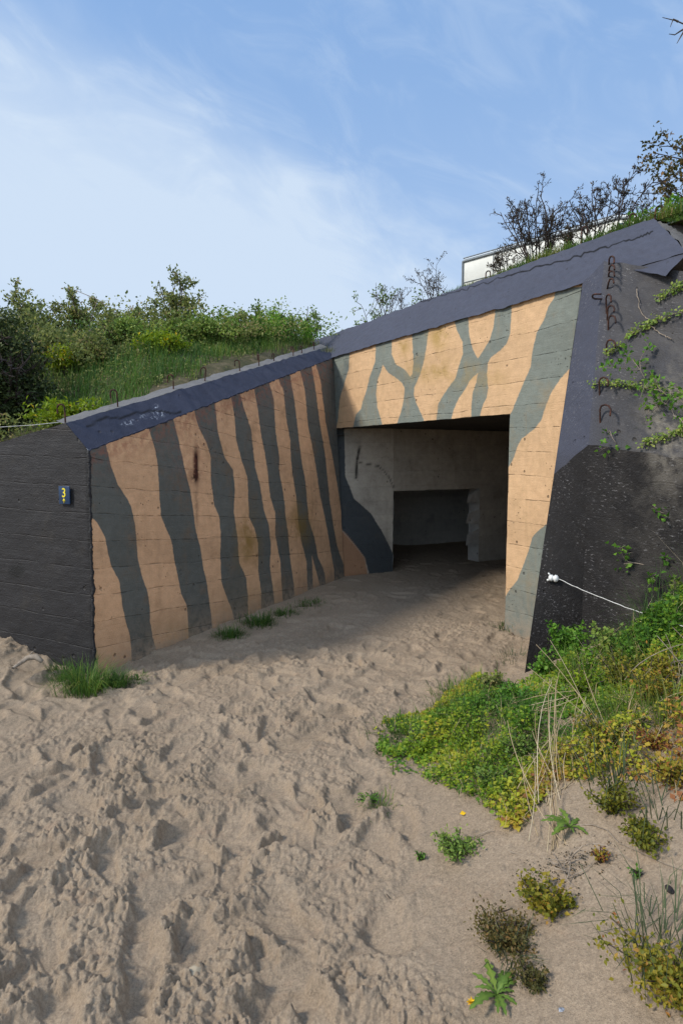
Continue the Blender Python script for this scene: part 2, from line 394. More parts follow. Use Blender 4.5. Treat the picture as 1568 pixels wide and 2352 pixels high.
# ------------------------------------------------------------------ bunker
J0 = at_z(1158, 1450)                          # foot of the right jamb
FD = unit(J0 - B0); FD[2] = 0; FD = unit(FD)   # along the facade, towards the camera
FN = np.array([FD[1], -FD[0], 0]);             # facade normal
if FN[1] > 0: FN = -FN
BK = -FN                                       # into the bunker
T = at_plane(1335, 655, B0, FN)
B1 = at_plane(765, 822, B0, FN)
ZT = (T[2] + B1[2]) / 2
LZ = (at_plane(1170, 948, B0, FN)[2] + at_plane(778, 985, B0, FN)[2]) / 2
dT = float((T - B0) @ FD); dJ = float((J0 - B0) @ FD)
dL = float((at_plane(778, 985, B0, FN) - B0) @ FD); dB1 = float((B1 - B0) @ FD)
def fpt(d, z, back=0.0): 
    p = B0 + FD * d + BK * back; return np.array([p[0], p[1], z])
bunker = thing('bunker', 'concrete bunker with orange and grey camouflage stripes around its dark square entrance', 'bunker', None, (0, 0, 0))

def patch(name, c00, c10, c11, c01, nu, nv, mat, parent=bunker, jit=.004, polys=None, attrs=None, slope=0.0, flip=False, uoff=0.0, vmode='z', jn=None):
    u = np.linspace(0, 1, nu + 1); v = np.linspace(0, 1, nv + 1)
    U, Vv = np.meshgrid(u, v, indexing='ij'); U3, V3 = U[..., None], Vv[..., None]
    P = (1 - U3) * (1 - V3) * np.array(c00) + U3 * (1 - V3) * np.array(c10) + U3 * V3 * np.array(c11) + (1 - U3) * V3 * np.array(c01)
    P = P.reshape(-1, 3)
    lu = np.linalg.norm(np.array(c10) - np.array(c00)); lu2 = np.linalg.norm(np.array(c11) - np.array(c01)); L = max(lu, lu2)
    uu = U.ravel() * L + uoff
    lv = np.linalg.norm(np.array(c01) - np.array(c00))
    vv = (P[:, 2] if vmode == 'z' else Vv.ravel() * lv) + slope * uu
    px = proj(P)
    n = unit(np.cross(np.array(c10) - np.array(c00), np.array(c01) - np.array(c00)))
    if jn is not None: n = jn
    if jit:
        k = (fbm(P[:, 0] * 3 + P[:, 2] * 2.1, P[:, 1] * 3 - P[:, 2] * 2.7, 3, 5) + .5 * fbm(P[:, 0] * 14 + P[:, 2] * 9, P[:, 1] * 14 - P[:, 2] * 11, 2, 15)) * jit
        P = P + n * k[:, None]
        k2 = fbm(P[:, 0] * 9 + P[:, 2] * 8, P[:, 1] * 9 + P[:, 2] * 7, 2, 25) * jit * 1.0
        P[:, 2] += k2
    idx = np.arange((nu + 1) * (nv + 1)).reshape(nu + 1, nv + 1)
    Fq = np.stack([idx[:-1, :-1], idx[1:, :-1], idx[1:, 1:], idx[:-1, 1:]], -1).reshape(-1, 4)
    if flip: Fq = Fq[:, ::-1]
    at = {'wall': np.stack([uu, vv, np.zeros_like(uu)], -1)}
    if polys is not None: at['paint'] = sdf_union(px, polys)
    for k_, fn in (attrs or {}).items(): at[k_] = fn(px, P, uu, vv)
    return mesh_np(name, [(P, Fq)], mat, parent, attrs=at, smooth=True)

# --- traced camouflage
def strip(left, right): return left + right[::-1]
wing_orange = [
 [(195, 1178), (207, 1184), (225, 1201), (242, 1234), (248, 1269), (256, 1301), (274, 1334), (281, 1389), (289, 1429), (298, 1456), (302, 1494), (305, 1575), (195, 1600)],
 strip([(238, 1005), (244, 1023), (256, 1073), (272, 1114), (292, 1144), (302, 1164), (310, 1201), (314, 1239), (317, 1284), (327, 1324), (339, 1359), (344, 1394), (345, 1429), (352, 1466), (361, 1499), (366, 1560)],
       [(338, 960), (342, 983), (357, 1033), (363, 1069), (367, 1149), (370, 1184), (382, 1214), (395, 1244), (400, 1284), (409, 1324), (417, 1364), (429, 1389), (432, 1429), (436, 1530)]),
 strip([(393, 935), (397, 958), (410, 1008), (420, 1053), (425, 1079), (437, 1124), (445, 1174), (450, 1219), (460, 1254), (467, 1304), (475, 1339), (482, 1389), (487, 1429), (494, 1500)],
       [(440, 920), (445, 940), (455, 978), (475, 1018), (484, 1048), (485, 1104), (492, 1159), (504, 1189), (507, 1229), (506, 1279), (509, 1339), (522, 1374), (532, 1399), (545, 1460)]),
 strip([(492, 900), (494, 923), (501, 993), (515, 1048), (535, 1079), (539, 1124), (537, 1174), (545, 1229), (550, 1294), (565, 1324), (570, 1374), (569, 1450)],
       [(526, 890), (530, 908), (539, 958), (542, 1008), (555, 1059), (569, 1099), (572, 1189), (585, 1214), (592, 1249), (593, 1309), (600, 1359), (600, 1450)]),
 strip([(548, 885), (552, 908), (562, 943), (577, 988), (582, 1038), (587, 1074), (597, 1114), (607, 1174), (617, 1204), (622, 1249), (620, 1299), (627, 1349), (636, 1430)],
       [(578, 865), (582, 883), (590, 928), (600, 1003), (607, 1035), (614, 1079), (620, 1139), (632, 1179), (632, 1229), (644, 1289), (647, 1349), (653, 1420)]),
 strip([(612, 850), (617, 873), (629, 918), (632, 988), (642, 1053), (641, 1079), (650, 1129), (657, 1189), (662, 1229), (667, 1289), (675, 1344), (676, 1410)],
       [(632, 845), (636, 863), (651, 898), (657, 963), (667, 1013), (668, 1048), (671, 1084), (680, 1139), (685, 1199), (692, 1244), (704, 1289), (708, 1400)]),
 strip([(662, 835), (665, 853), (675, 913), (687, 1013), (695, 1073), (700, 1094), (705, 1144), (709, 1194), (722, 1234), (730, 1279), (745, 1314), (752, 1380)],
       [(684, 830), (687, 843), (700, 898), (707, 973), (722, 1053), (727, 1084), (735, 1139), (745, 1184), (752, 1219), (760, 1269), (767, 1309), (768, 1360)]),
 [(716, 1274), (720, 1385), (738, 1380), (734, 1345), (725, 1310)],
 strip([(711, 815), (714, 833), (723, 883), (734, 970), (747, 1049), (758, 1158), (773, 1250), (789, 1298)],
       [(719, 812), (723, 830), (736, 874), (747, 966), (765, 1058), (780, 1150), (791, 1202), (797, 1290)]),
]
Z4 = lambda pts: [(686 + .4375 * x, 686 + .4375 * y) for x, y in pts]
facade_green = [Z4(q) for q in [
 [(120, 250), (268, 250), (268, 275), (262, 370), (240, 440), (215, 530), (205, 640), (190, 700), (120, 720)],
 [(405, 210), (405, 240), (400, 330), (372, 410), (355, 480), (335, 540), (325, 580), (300, 605), (282, 690), (440, 690), (437, 655), (412, 570), (405, 500), (412, 430), (435, 370), (440, 345), (470, 390), (500, 410), (540, 440), (553, 465), (555, 490), (545, 560), (530, 610), (513, 660), (660, 660), (655, 632), (640, 600), (615, 545), (603, 500), (608, 460), (635, 400), (655, 330), (670, 250), (682, 150), (592, 160), (600, 330), (595, 390), (585, 410), (560, 375), (510, 345), (487, 290), (487, 205)],
 [(815, 100), (820, 135), (832, 175), (858, 225), (860, 290), (840, 350), (820, 420), (800, 445), (760, 500), (730, 555), (720, 650), (795, 645), (815, 570), (840, 520), (870, 480), (895, 430), (940, 390), (930, 440), (912, 490), (905, 560), (903, 640), (946, 630), (965, 560), (985, 520), (993, 470), (985, 400), (990, 340), (1010, 305), (1060, 270), (1090, 235), (1108, 180), (1116, 20), (1030, 30), (1028, 80), (1020, 150), (1000, 220), (970, 270), (937, 315), (910, 260), (895, 200), (888, 90)],
 [(1350, -60), (1335, 0), (1310, 40), (1280, 120), (1245, 180), (1225, 270), (1215, 360), (1180, 440), (1150, 510), (1130, 560), (1112, 600), (1085, 640), (1085, 900), (1100, 885), (1125, 840), (1145, 780), (1170, 735), (1240, 680), (1270, 640), (1300, 550), (1330, 480), (1370, 420), (1415, 370), (1560, 300), (1600, -60)],
 [(1300, 1180), (1258, 1215), (1225, 1250), (1205, 1320), (1180, 1390), (1145, 1480), (1110, 1520), (1085, 1560), (1050, 1600), (1050, 1800), (1350, 1800)],
]]
gauss = lambda px, x, y, sx, sy: np.exp(-((px[:, 0] - x) / sx) ** 2 - ((px[:, 1] - y) / sy) ** 2)

# wing wall
A1 = A0.copy(); A1[2] = at_Y(203, 1035, A0[1])[2]
A1 = at_Y(204, 1035, A0[1])
lowA, lowB = A0 + (A0 - A1) * .22, B0 + np.array([0, 0, -.3])
# far top of the wing lies on the facade plane
wing = patch('wing_wall', lowA, lowB, B1, A1, 190, 110, M['wing'], polys=wing_orange, slope=.10, attrs={
    'rust': lambda px, P, u, v: np.clip(1.5 * gauss(px, 450, 1062, 5, 32) + .9 * gauss(px, 448, 1095, 12, 14) + .5 * gauss(px, 452, 1160, 4, 50) + .35 * gauss(px, 530, 920, 20, 14) + .4 * gauss(px, 440, 950, 18, 14) + .3 * gauss(px, 575, 900, 16, 14), 0, 1.2),
    'splash': lambda px, P, u, v: .75 * np.exp(-np.clip(P[:, 2] - .02, 0, 9) / .13),
    'moss': lambda px, P, u, v: np.clip(gauss(px, 568, 1240, 26, 62) + .9 * gauss(px, 688, 1205, 26, 55) + .4 * gauss(px, 400, 1460, 60, 40) + .35 * gauss(px, 600, 1380, 80, 40), 0, 1) * .8,
    'scuff': lambda px, P, u, v: .5 * np.exp(-np.abs(px[:, 1] - (1035 - (px[:, 0] - 203) * .383) - 18) / 26.) + .25 * gauss(px, 440, 1060, 40, 60),
    'foot_dark': lambda px, P, u, v: .30 * np.exp(-np.clip(P[:, 2], 0, 9) / .12)})  # blotchy tone, darker towards the foot of the wall
C1 = A1 + WB * .22 + np.array([0, 0, .20]); D1 = B1 + WB * .22 + np.array([0, 0, .20]) + WD * .25
def crackline(pts, w):
    pts = np.array(pts, float)
    def fn(px, P, u, v):
        d = np.full(len(px), 1e9)
        for a, b in zip(pts[:-1], pts[1:]):
            ab = b - a; t = np.clip(((px - a) @ ab) / (ab @ ab), 0, 1)
            d = np.minimum(d, np.linalg.norm(px - a - t[:, None] * ab, axis=1))
        return np.clip(1.6 - d / w, 0, 1)
    return fn
z1 = lambda pts: [(x * .5, 588 + y * .5) for x, y in pts]
white_marks = lambda px, P, u, v: np.clip(sum(gauss(px, x, y, sx, sy) for x, y, sx, sy in [(288, 972, 8, 3), (302, 968, 10, 3), (330, 957, 8, 3), (354, 960, 8, 3), (362, 948, 14, 3), (358, 934, 4, 6), (372, 952, 8, 3)]) * .85, 0, 1)
coping = patch('coping', A1, B1 + WD * .02, D1, C1, 260, 14, M['coping'], wing, attrs={
    'white': white_marks, 'crack': crackline(z1([(400, 780), (480, 745), (560, 740), (640, 720), (700, 712), (740, 712), (790, 725), (830, 718)]), 2.2)}, vmode='len', jit=.009)
G1 = C1 + WB * .10 + np.array([0, 0, .025]); H1 = D1 + WB * .10 + np.array([0, 0, .045])
patch('wall_top', C1, D1, H1, G1, 120, 5, M['greytop'], wing, vmode='len', jit=.010)
# end face of the wing (polygon fan on a grid): follows the sloping top
def end_top(t):            # height of the end face at distance t left of the corner
    return np.interp(t, [0, .22, 1.05, 3.2], [A1[2], C1[2], 1.70, 1.25])
nu, nv = 150, 90
tt = np.concatenate([np.linspace(0, .22, 16)[:-1], np.linspace(.22, 3.2, nu - 14)]); nu = len(tt) - 1
P = []
for t in tt:
    for k in range(nv + 1):
        z = -.25 + (end_top(t) + .25) * k / nv
        f = (z - A0[2]) / (A1[2] - A0[2]); b = A0 + (A1 - A0) * np.clip(f, -1, 1)
        P.append([b[0] + ED[0] * t, b[1] + ED[1] * t, z])
P = np.array(P); px = proj(P); T_ = np.repeat(tt, nv + 1)
P2 = P + (-WD) * ((.006 * fbm(T_ * 5, P[:, 2] * 7, 3, 3) + .010 * np.maximum(0, fbm(T_ * 18, P[:, 2] * 18, 2, 9)) * np.exp(-T_ / .08) ))[:, None]
idx = np.arange((nu + 1) * (nv + 1)).reshape(nu + 1, nv + 1)
mesh_np('end_face', [(P2, np.stack([idx[:-1, :-1], idx[:-1, 1:], idx[1:, 1:], idx[1:, :-1]], -1).reshape(-1, 4))], M['tar'], wing, smooth=True, attrs={
    'wall': np.stack([T_, P[:, 2] - .01 * T_, 0 * T_], -1), 'hole': np.clip(2 * gauss(px, 40, 1312, 15, 13), 0, 1),
    'crack': crackline([(200, 1030), (203, 1100), (206, 1200), (212, 1350), (216, 1560)], 4.5)(px, P, 0, 0)})
# tar slopped along the corner
n_ = 90; ct = np.linspace(-.12, 1, n_); cp_ = A0 + (A1 - A0) * ct[:, None] + np.array([0, 0, 0]); cp_ = cp_ + np.random.default_rng(4).normal(size=(n_, 3)) * .0035
mesh_np('corner_tar', [tube(cp_, .011 + .006 * fbm(ct * 30, ct * 0, 3, 8), 7)], M['tar'], wing, smooth=True, attrs={'wall': np.repeat(np.stack([ct, ct * 1.7, ct * 0], -1), 7, 0), 'hole': np.zeros(n_ * 7), 'crack': np.zeros(n_ * 7)})
n_ = 160; ct = np.linspace(0, 1, n_); cp_ = A1 + (B1 - A1) * ct[:, None] + np.random.default_rng(6).normal(size=(n_, 3)) * .003 + WB * .004
mesh_np('coping_lip', [tube(cp_, .008 + .004 * fbm(ct * 60, ct * 0, 3, 8), 6)], M['coping'], coping, smooth=True, attrs={'wall': np.repeat(np.stack([ct, ct * 1.7, ct * 0], -1), 6, 0), 'white': np.zeros(n_ * 6), 'crack': np.zeros(n_ * 6)})
# top of the rest of the end wall and its back, so that it has thickness
bk = WD * .3
e_in, e_out = C1, A1 + ED * 3.2 + np.array([0, 0, 1.25 - A1[2]])
m1 = A1 + ED * 1.05 + np.array([0, 0, 1.70 - A1[2]])
tv = np.array([C1, m1, e_out, e_out + bk, m1 + bk, C1 + bk])
mesh_np('end_wall_top', [(tv, np.array([[0, 1, 4, 5], [1, 2, 3, 4]]))], M['greytop'], wing, attrs={'wall': tv * np.array([1, 1, 0]) + np.array([0, 0, 0])})

# facade: lintel band and pier
fac_attrs = {'splash': lambda px, P, u, v: .7 * np.exp(-np.clip(P[:, 2], 0, 9) / .16), 'moss': lambda px, P, u, v: np.clip(.8 * gauss(px, 1008, 775, 22, 26) + .6 * gauss(px, 925, 795, 14, 40) + .6 * gauss(px, 990, 850, 60, 26) + .35 * gauss(px, 1100, 870, 70, 30), 0, 1),
             'foot_dark': lambda px, P, u, v: .30 * np.exp(-np.clip(P[:, 2], 0, 9) / .12)}  # facade darkens towards its foot in blotches
dEnd = dT + .03
facade = patch('facade_wall', fpt(dB1 - .1, LZ), fpt(dEnd, LZ), fpt(dEnd, ZT + .018), fpt(dB1 - .1, ZT + .018), 260, 60, M['facade'], polys=facade_green, attrs=fac_attrs, slope=.0, flip=False)
patch('pier', fpt(dJ, -.3), fpt(dEnd + .4, -.3), fpt(dEnd, LZ), fpt(dJ, LZ), 60, 130, M['facade'], facade, polys=facade_green, attrs=fac_attrs, uoff=dJ)
# flank (buttress leaning on the facade, right of the entrance)
Eb = at_z(1199, 1581); Tt = T.copy()
Etop = Tt + np.array([0, 0, 0])
roof_pt = lambda d, k: (fpt(d, ZT) - BK * .03) if k == 0 else fpt(d, ZT + .50, .45)
ext = (Eb - Etop) * .1
def at_E(y):
    e = [Etop + (Eb - Etop) * t for t in np.linspace(0, 1.1, 400)]
    return min(e, key=lambda q: abs(proj(q)[1] - y))
CHN = unit(np.cross(FD, np.array([0, 0, .5]) + BK * .45))
Em = at_E(1088); K = at_Y(1350, 1020, 4.20); Rr = at_plane(1386, 598, fpt(0, ZT) - BK * .13, CHN)
Pr = at_Y(1720, 1078, 3.45); Qr = at_Y(1660, 640, 3.85)
Kb = K * np.array([1, 1, 0]) + np.array([-.02, -.05, -.4]); Pb = Pr * np.array([1, 1, 0]) + np.array([0, -.05, -.4])
FACETS = [(Em, K, Rr, at_plane(1337, 650, fpt(0, ZT) - BK * .07, FN)), (K, Pr, Qr, Rr), (Eb + ext, Kb, K, Em), (Kb, Pb, Pr, K)]
JN = unit(np.array([-.45, -.85, .25]))
pale_ = lambda px, P, u, v: np.clip(gauss(px, 1530, 980, 45, 120) + .10 * sst(1330, 1480, px[:, 0]) + .35 * gauss(px, 1530, 1400, 60, 60), 0, 1)
one_ = lambda px, P, u, v: np.ones(len(px)); zero_ = lambda px, P, u, v: np.zeros(len(px))
up_ = lambda px, P, u, v: 60 * sst(4, 40, 1060 - px[:, 1] + 5 * fbm(px[:, 0] / 30, px[:, 1] / 30, 3, 12)) - 8
no_ = lambda px, P, u, v: np.full(len(px), -60.)
flank = patch('flank_wall', *FACETS[1], 110, 100, M['flank'], jit=.011, jn=JN, vmode='len', attrs={'paint': up_, 'strip': lambda px, P, u, v: .55 * np.exp(-u / .06), 'pale': pale_})
patch('flank_chamfer', *FACETS[0], 26, 110, M['flank'], flank, jit=.011, jn=JN, vmode='len', attrs={'paint': one_, 'strip': lambda px, P, u, v: 1.2 - .7 * sst(1000, 1090, px[:, 1]), 'pale': zero_})
patch('buttress_foot', *FACETS[2], 40, 110, M['flank'], flank, jit=.011, jn=JN, attrs={'paint': no_, 'strip': zero_, 'pale': pale_})
patch('buttress_foot', *FACETS[3], 110, 110, M['flank'], flank, jit=.011, jn=JN, attrs={'paint': no_, 'strip': zero_, 'pale': pale_})
Fb = at_plane(1212, 1490, B0, FN)
tv = np.array([Eb + ext, Etop, Fb + np.array([0, 0, -.3])])
mesh_np('buttress_side', [(tv, np.array([[0, 1, 2]]))], M['greytop'], flank, attrs={'wall': tv})
# roof edge chamfer
d0, d1b, d1t = -1.85, dT + .85, dT + .27
zoomc = lambda pts: [(980 + x * .3750, 343 + y * .3750) for x, y in pts]
cr = [(700, 768)] + [(745, 775), (800, 742), (850, 730), (900, 712), (940, 695)] + zoomc([(0, 935), (60, 905), (180, 872), (260, 850), (400, 800), (520, 765), (700, 710), (830, 685), (940, 650), (1040, 615), (1130, 590), (1200, 565), (1290, 540), (1340, 520), (1390, 512)])
rc = np.array([(x, y) for x, y in cr]); 
# a denser, shaky crack line
cd = []
for a, b in zip(rc[:-1], rc[1:]):
    for t in np.linspace(0, 1, 6)[:-1]: cd.append(a + (b - a) * t + np.array([0, rng.normal() * 2.2]))
roof = patch('roof_edge', fpt(d0, ZT) - BK * .03, fpt(d1b, ZT) - BK * .03, roof_pt(d1t, 1), roof_pt(d0, 1), 1100, 90, M['roof'], jit=.008, vmode='len', attrs={'crack': lambda px, P, u, v: crackline(cd, 1.0)(px, P, u, v) * (.75 + .25 * sst(900, 1300, px[:, 0])) + .6 * sst(1050, 1350, px[:, 0]) * crackline(cd, 1.6)(px, P, u, v)})
RCa, RCb = (at_plane(x, y, fpt(0, ZT) - BK * .03, CHN) for x, y in ((1392, 607), (1526, 634)))
patch('roof_corner', RCa, RCb, fpt(d1b, ZT) - BK * .03, fpt(dT + .2, ZT) - BK * .03, 60, 20, M['roof'], roof, jit=.008, vmode='len')
patch('roof_corner_underside', RCa + BK * .15, RCb + BK * .45, RCb, RCa, 20, 6, M['greytop'], roof, jit=0, vmode='len')
patch('lintel_core', fpt(d0, LZ + .2, .12), fpt(dT - .05, LZ + .2, .12), fpt(dT - .05, ZT + .09, .12), fpt(d0, ZT + .09, .12), 20, 4, M['dark'], roof, jit=0)
hp = [roof_pt(d1t, 1), fpt(d1b, ZT) - BK * .012, fpt(d1b, ZT, .9), fpt(d1t, ZT + .5, 1.6)]
patch('roof_end', hp[1], hp[2], hp[3], hp[0], 30, 20, M['greytop'], roof, jit=.03, vmode='len')
patch('roof_soffit', fpt(d1b, ZT, .6), fpt(dT - .02, ZT, .6), fpt(dT - .02, ZT) - BK * .01, fpt(d1b, ZT) - BK * .01, 20, 8, M['greytop'], roof, jit=.0, vmode='len')
patch('roof_slab_top', roof_pt(d0, 1), roof_pt(d1t, 1), fpt(d1t, ZT + .52, 1.0), fpt(d0, ZT + .52, 1.0), 200, 10, M['roof'], roof, jit=.012, vmode='len', attrs={'crack': lambda px, P, u, v: 0 * u})

# tunnel behind the entrance
depthT = 5.0
tun_dark = [Z4([(100, 560), (238, 600), (240, 760), (243, 930), (290, 1050), (380, 1130), (435, 1220), (470, 1290), (500, 1350), (505, 1500), (372, 1480), (365, 1430), (345, 1360), (300, 1300), (245, 1235), (120, 1100)])]
tun_or = [Z4([(120, 1130), (245, 1235), (300, 1300), (345, 1360), (370, 1480), (120, 1500)])]
t_attr = {'orange': lambda px, P, u, v: np.clip(sdf_union(px, tun_or) / 2 + .5, 0, 1), 'dark_blotch': lambda px, P, u, v: np.full(len(px), .30),  # even dark blotches over the whole tunnel wall
          'crack': lambda px, P, u, v: np.clip(crackline(Z4([(318, 780), (305, 850), (300, 940)]), 2.5)(px, P, u, v) + .8 * crackline(Z4([(320, 860), (420, 880), (470, 930), (500, 1000)]), 1.2)(px, P, u, v), 0, 1)}
def tpt(t, z, off=0.0): return fpt(0.0 + off, z, t)
tA, tB, zD = .76, 2.34, 1.13
lwall = patch('tunnel_wall', tpt(-.02, -.3), tpt(tA, -.3), tpt(tA, LZ + .1), fpt(dL - .2, LZ + .1, .0), 40, 90, M['tunnel'], polys=tun_dark, attrs=t_attr, jit=.006)
patch('door_header', tpt(tA, zD), tpt(tB, zD), tpt(tB, LZ + .1), tpt(tA, LZ + .1), 50, 40, M['tunnel'], lwall, polys=tun_dark, attrs=t_attr, uoff=tA, jit=.008)
patch('tunnel_wall_end', tpt(tB, -.3), tpt(depthT, -.3), tpt(depthT, LZ + .1), tpt(tB, LZ + .1), 60, 50, M['tunnel'], lwall, polys=tun_dark, attrs=t_attr, uoff=tB, jit=.006)
# reveal of the inner doorway, ragged edge
th = -.24
patch('door_jamb', tpt(tA, -.3), tpt(tA, -.3, th), tpt(tA, zD, th), tpt(tA, zD), 10, 40, M['innerwall'], lwall, jit=.02)
patch('door_jamb', tpt(tB, -.3, th), tpt(tB, -.3), tpt(tB, zD), tpt(tB, zD, th), 10, 40, M['innerwall'], lwall, jit=.02)
patch('door_soffit', tpt(tA, zD, th), tpt(tB, zD, th), tpt(tB, zD), tpt(tA, zD), 20, 8, M['innerwall'], lwall, jit=.015, vmode='len')
for zz, hh in ((.28, .17), (.60, .16), (.92, .12)):       # broken blockwork left standing in the doorway
    patch('broken_block', tpt(tB - .26, zz), tpt(tB + .01, zz), tpt(tB + .01, zz + hh + .06), tpt(tB - .22, zz + hh), 10, 8, M['innerwall'], lwall, jit=.02)
# room behind that doorway
rw = -1.9
room = patch('inner_room_wall', tpt(-1.2, -.3, rw), tpt(4.0, -.3, rw), tpt(4.0, 1.9, rw), tpt(-1.2, 1.9, rw), 60, 30, M['innerwall'], lwall)
patch('inner_room_side', tpt(4.0, -.3, rw), tpt(4.0, -.3, th), tpt(4.0, 1.9, th), tpt(4.0, 1.9, rw), 30, 20, M['innerwall'], lwall)
patch('inner_room_ceiling', tpt(-1.2, 1.9, rw), tpt(4.0, 1.9, rw), tpt(4.0, 1.9, th), tpt(-1.2, 1.9, th), 10, 10, M['innerwall'], lwall, vmode='len')
patch('inner_room_side', tpt(-1.2, -.3, th), tpt(-1.2, -.3, rw), tpt(-1.2, 1.9, rw), tpt(-1.2, 1.9, th), 10, 10, M['innerwall'], lwall)
patch('inner_room_front', tpt(.48, -.3, th), tpt(tA, -.3, th), tpt(tA, 1.9, th), tpt(.48, 1.9, th), 10, 10, M['innerwall'], lwall)
patch('inner_room_front', tpt(tB, -.3, th), tpt(4.0, -.3, th), tpt(4.0, 1.9, th), tpt(tB, 1.9, th), 10, 10, M['innerwall'], lwall)
patch('inner_room_front', tpt(tA, zD, th), tpt(tB, zD, th), tpt(tB, 1.9, th), tpt(tA, 1.9, th), 10, 10, M['innerwall'], lwall)
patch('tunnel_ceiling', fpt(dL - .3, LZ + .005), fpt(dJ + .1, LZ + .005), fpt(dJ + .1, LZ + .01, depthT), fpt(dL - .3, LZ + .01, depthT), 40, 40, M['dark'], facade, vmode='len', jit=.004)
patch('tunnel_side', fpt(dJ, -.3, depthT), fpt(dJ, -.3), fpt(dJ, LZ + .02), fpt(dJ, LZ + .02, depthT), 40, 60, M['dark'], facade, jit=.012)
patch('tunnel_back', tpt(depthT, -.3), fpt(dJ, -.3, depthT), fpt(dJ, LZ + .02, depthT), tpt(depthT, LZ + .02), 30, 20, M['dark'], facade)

# rebar hooks
def hook(points, rad, parent=bunker):
    p = np.array(points, float)
    q = [p[0]]
    for a, b in zip(p[:-1], p[1:]):
        for t in (.25, .5, .75, 1): q.append(a + (b - a) * t)
    v, f = tube(q, rad, 7)
    n = len(q); caps = np.array([list(range(7))[::-1], [(n - 1) * 7 + i for i in range(7)]])
    return mesh_np('rebar_hook', [(v, f), (v[:0], f[:0])] if False else [(v, f)], M['rust'], parent, smooth=True)
def u_hook(base, up, side, h, w, drop, rad, emb=.05):
    pts = [base - up * emb, base + up * (h - w * .5)]
    for k in range(1, 8):
        a = math.pi * k / 7
        pts.append(base + up * (h - w * .5 + math.sin(a) * w * .5) + side * (w * .5 - math.cos(a) * w * .5))
    pts.append(pts[-1] - up * drop)
    return hook(pts, rad)
for (bx, by, hp_, sd) in [(157, 972, 37, 1), (277, 933, 36, 1), (404, 893, 34, 1), (477, 870, 30, 1), (556, 845, 24, 1), (600, 832, 24, .3), (634, 818, 17, .5), (678, 806, 20, .6), (698, 799, 16, .4), (726, 793, 17, .2)]:
    s_ = np.interp(bx, [145, 745], [0, 1]); 
    # parameter along the outer edge by matching the pixel column
    best = min(np.linspace(0, 1, 400), key=lambda t: abs(proj(C1 + (D1 - C1) * t)[0] - bx))
    b = C1 + (D1 - C1) * best + WB * .03 + np.array([0, 0, .01]); h = hp_ / F * b[1]
    sdir = unit(-np.array([1, .15, 0]) * sd + np.array([.0, .6, 0]) * (1 - sd))
    u_hook(b, unit(np.array([rng.normal() * .05, 0, 1])), sdir, h, .05 * max(sd, .5), h * .35, .0062)
FPS = []
for (q00, q10, q11, q01) in FACETS:
    UU, VV = np.meshgrid(np.linspace(0, 1, 120), np.linspace(0, 1, 160), indexing='ij'); UU = UU[..., None]; VV = VV[..., None]
    fp = ((1 - UU) * (1 - VV) * q00 + UU * (1 - VV) * q10 + UU * VV * q11 + (1 - UU) * VV * q01).reshape(-1, 3)
    n_ = unit(np.cross(q10 - q00, q01 - q00)); n_ = n_ if n_[1] < 0 else -n_
    FPS.append((fp, proj(fp), n_))
FLN = FPS[1][2]
def on_flank(x, y, off=0.0):
    best = None
    for fp, fx, n_ in FPS:
        d2 = (fx[:, 0] - x) ** 2 + (fx[:, 1] - y) ** 2; i = np.argmin(d2)
        if best is None or d2[i] < best[0]: best = (d2[i], fp[i], n_)
    return at_plane(x, y, best[1] + best[2] * off, best[2])
Z5 = lambda x, y: (1176 + .25 * x, 539 + .25 * y)
for pts in [
    [(885, 300), (888, 225), (898, 203), (915, 198), (930, 207), (935, 225), (932, 262)],
    [(880, 352), (892, 295), (905, 282), (920, 280), (934, 290), (936, 322)],
    [(880, 402), (885, 352), (897, 338), (915, 336), (932, 345), (936, 380)],
    [(863, 532), (882, 440), (892, 412), (908, 404), (925, 412), (930, 445)],
    [(858, 592), (755, 590), (738, 580), (732, 567), (740, 552), (758, 546), (812, 546)],
    [(865, 790), (858, 585), (866, 560), (884, 550), (902, 562), (905, 620)],
    [(868, 840), (874, 680), (884, 660), (905, 650), (928, 660), (936, 685), (930, 710)],
    [(880, 930), (880, 785), (890, 755), (912, 742), (938, 755), (948, 790), (946, 812)],
    [(865, 1165), (863, 1005), (875, 975), (900, 965), (930, 978), (943, 1005), (942, 1035)],
    [(802, 1540), (796, 1350), (808, 1322), (835, 1310), (865, 1322), (880, 1350), (874, 1392)],
    [(806, 1805), (803, 1605), (816, 1572), (850, 1562), (885, 1575), (902, 1605), (896, 1665)]]:
    n = len(pts); off = [-.03] + list(np.linspace(.045, .085, n - 1))
    hook([on_flank(*Z5(*p), off=o_) for p, o_ in zip(pts, off)], .0062)
for (x, y, hh) in [(1325, 572, 36), (1434, 533, 26), (1494, 522, 22), (1106, 628, 16)]:
    best = min(np.linspace(d0, d1t, 600), key=lambda t: abs(proj(roof_pt(t, 1))[0] - x))
    b = roof_pt(best, 1) + BK * .05; h = hh / F * b[1] + .02
    u_hook(b, unit(np.array([.03, 0, 1])), unit(np.array([.9, -.3, 0])), h, .045, h * .4, .0065)

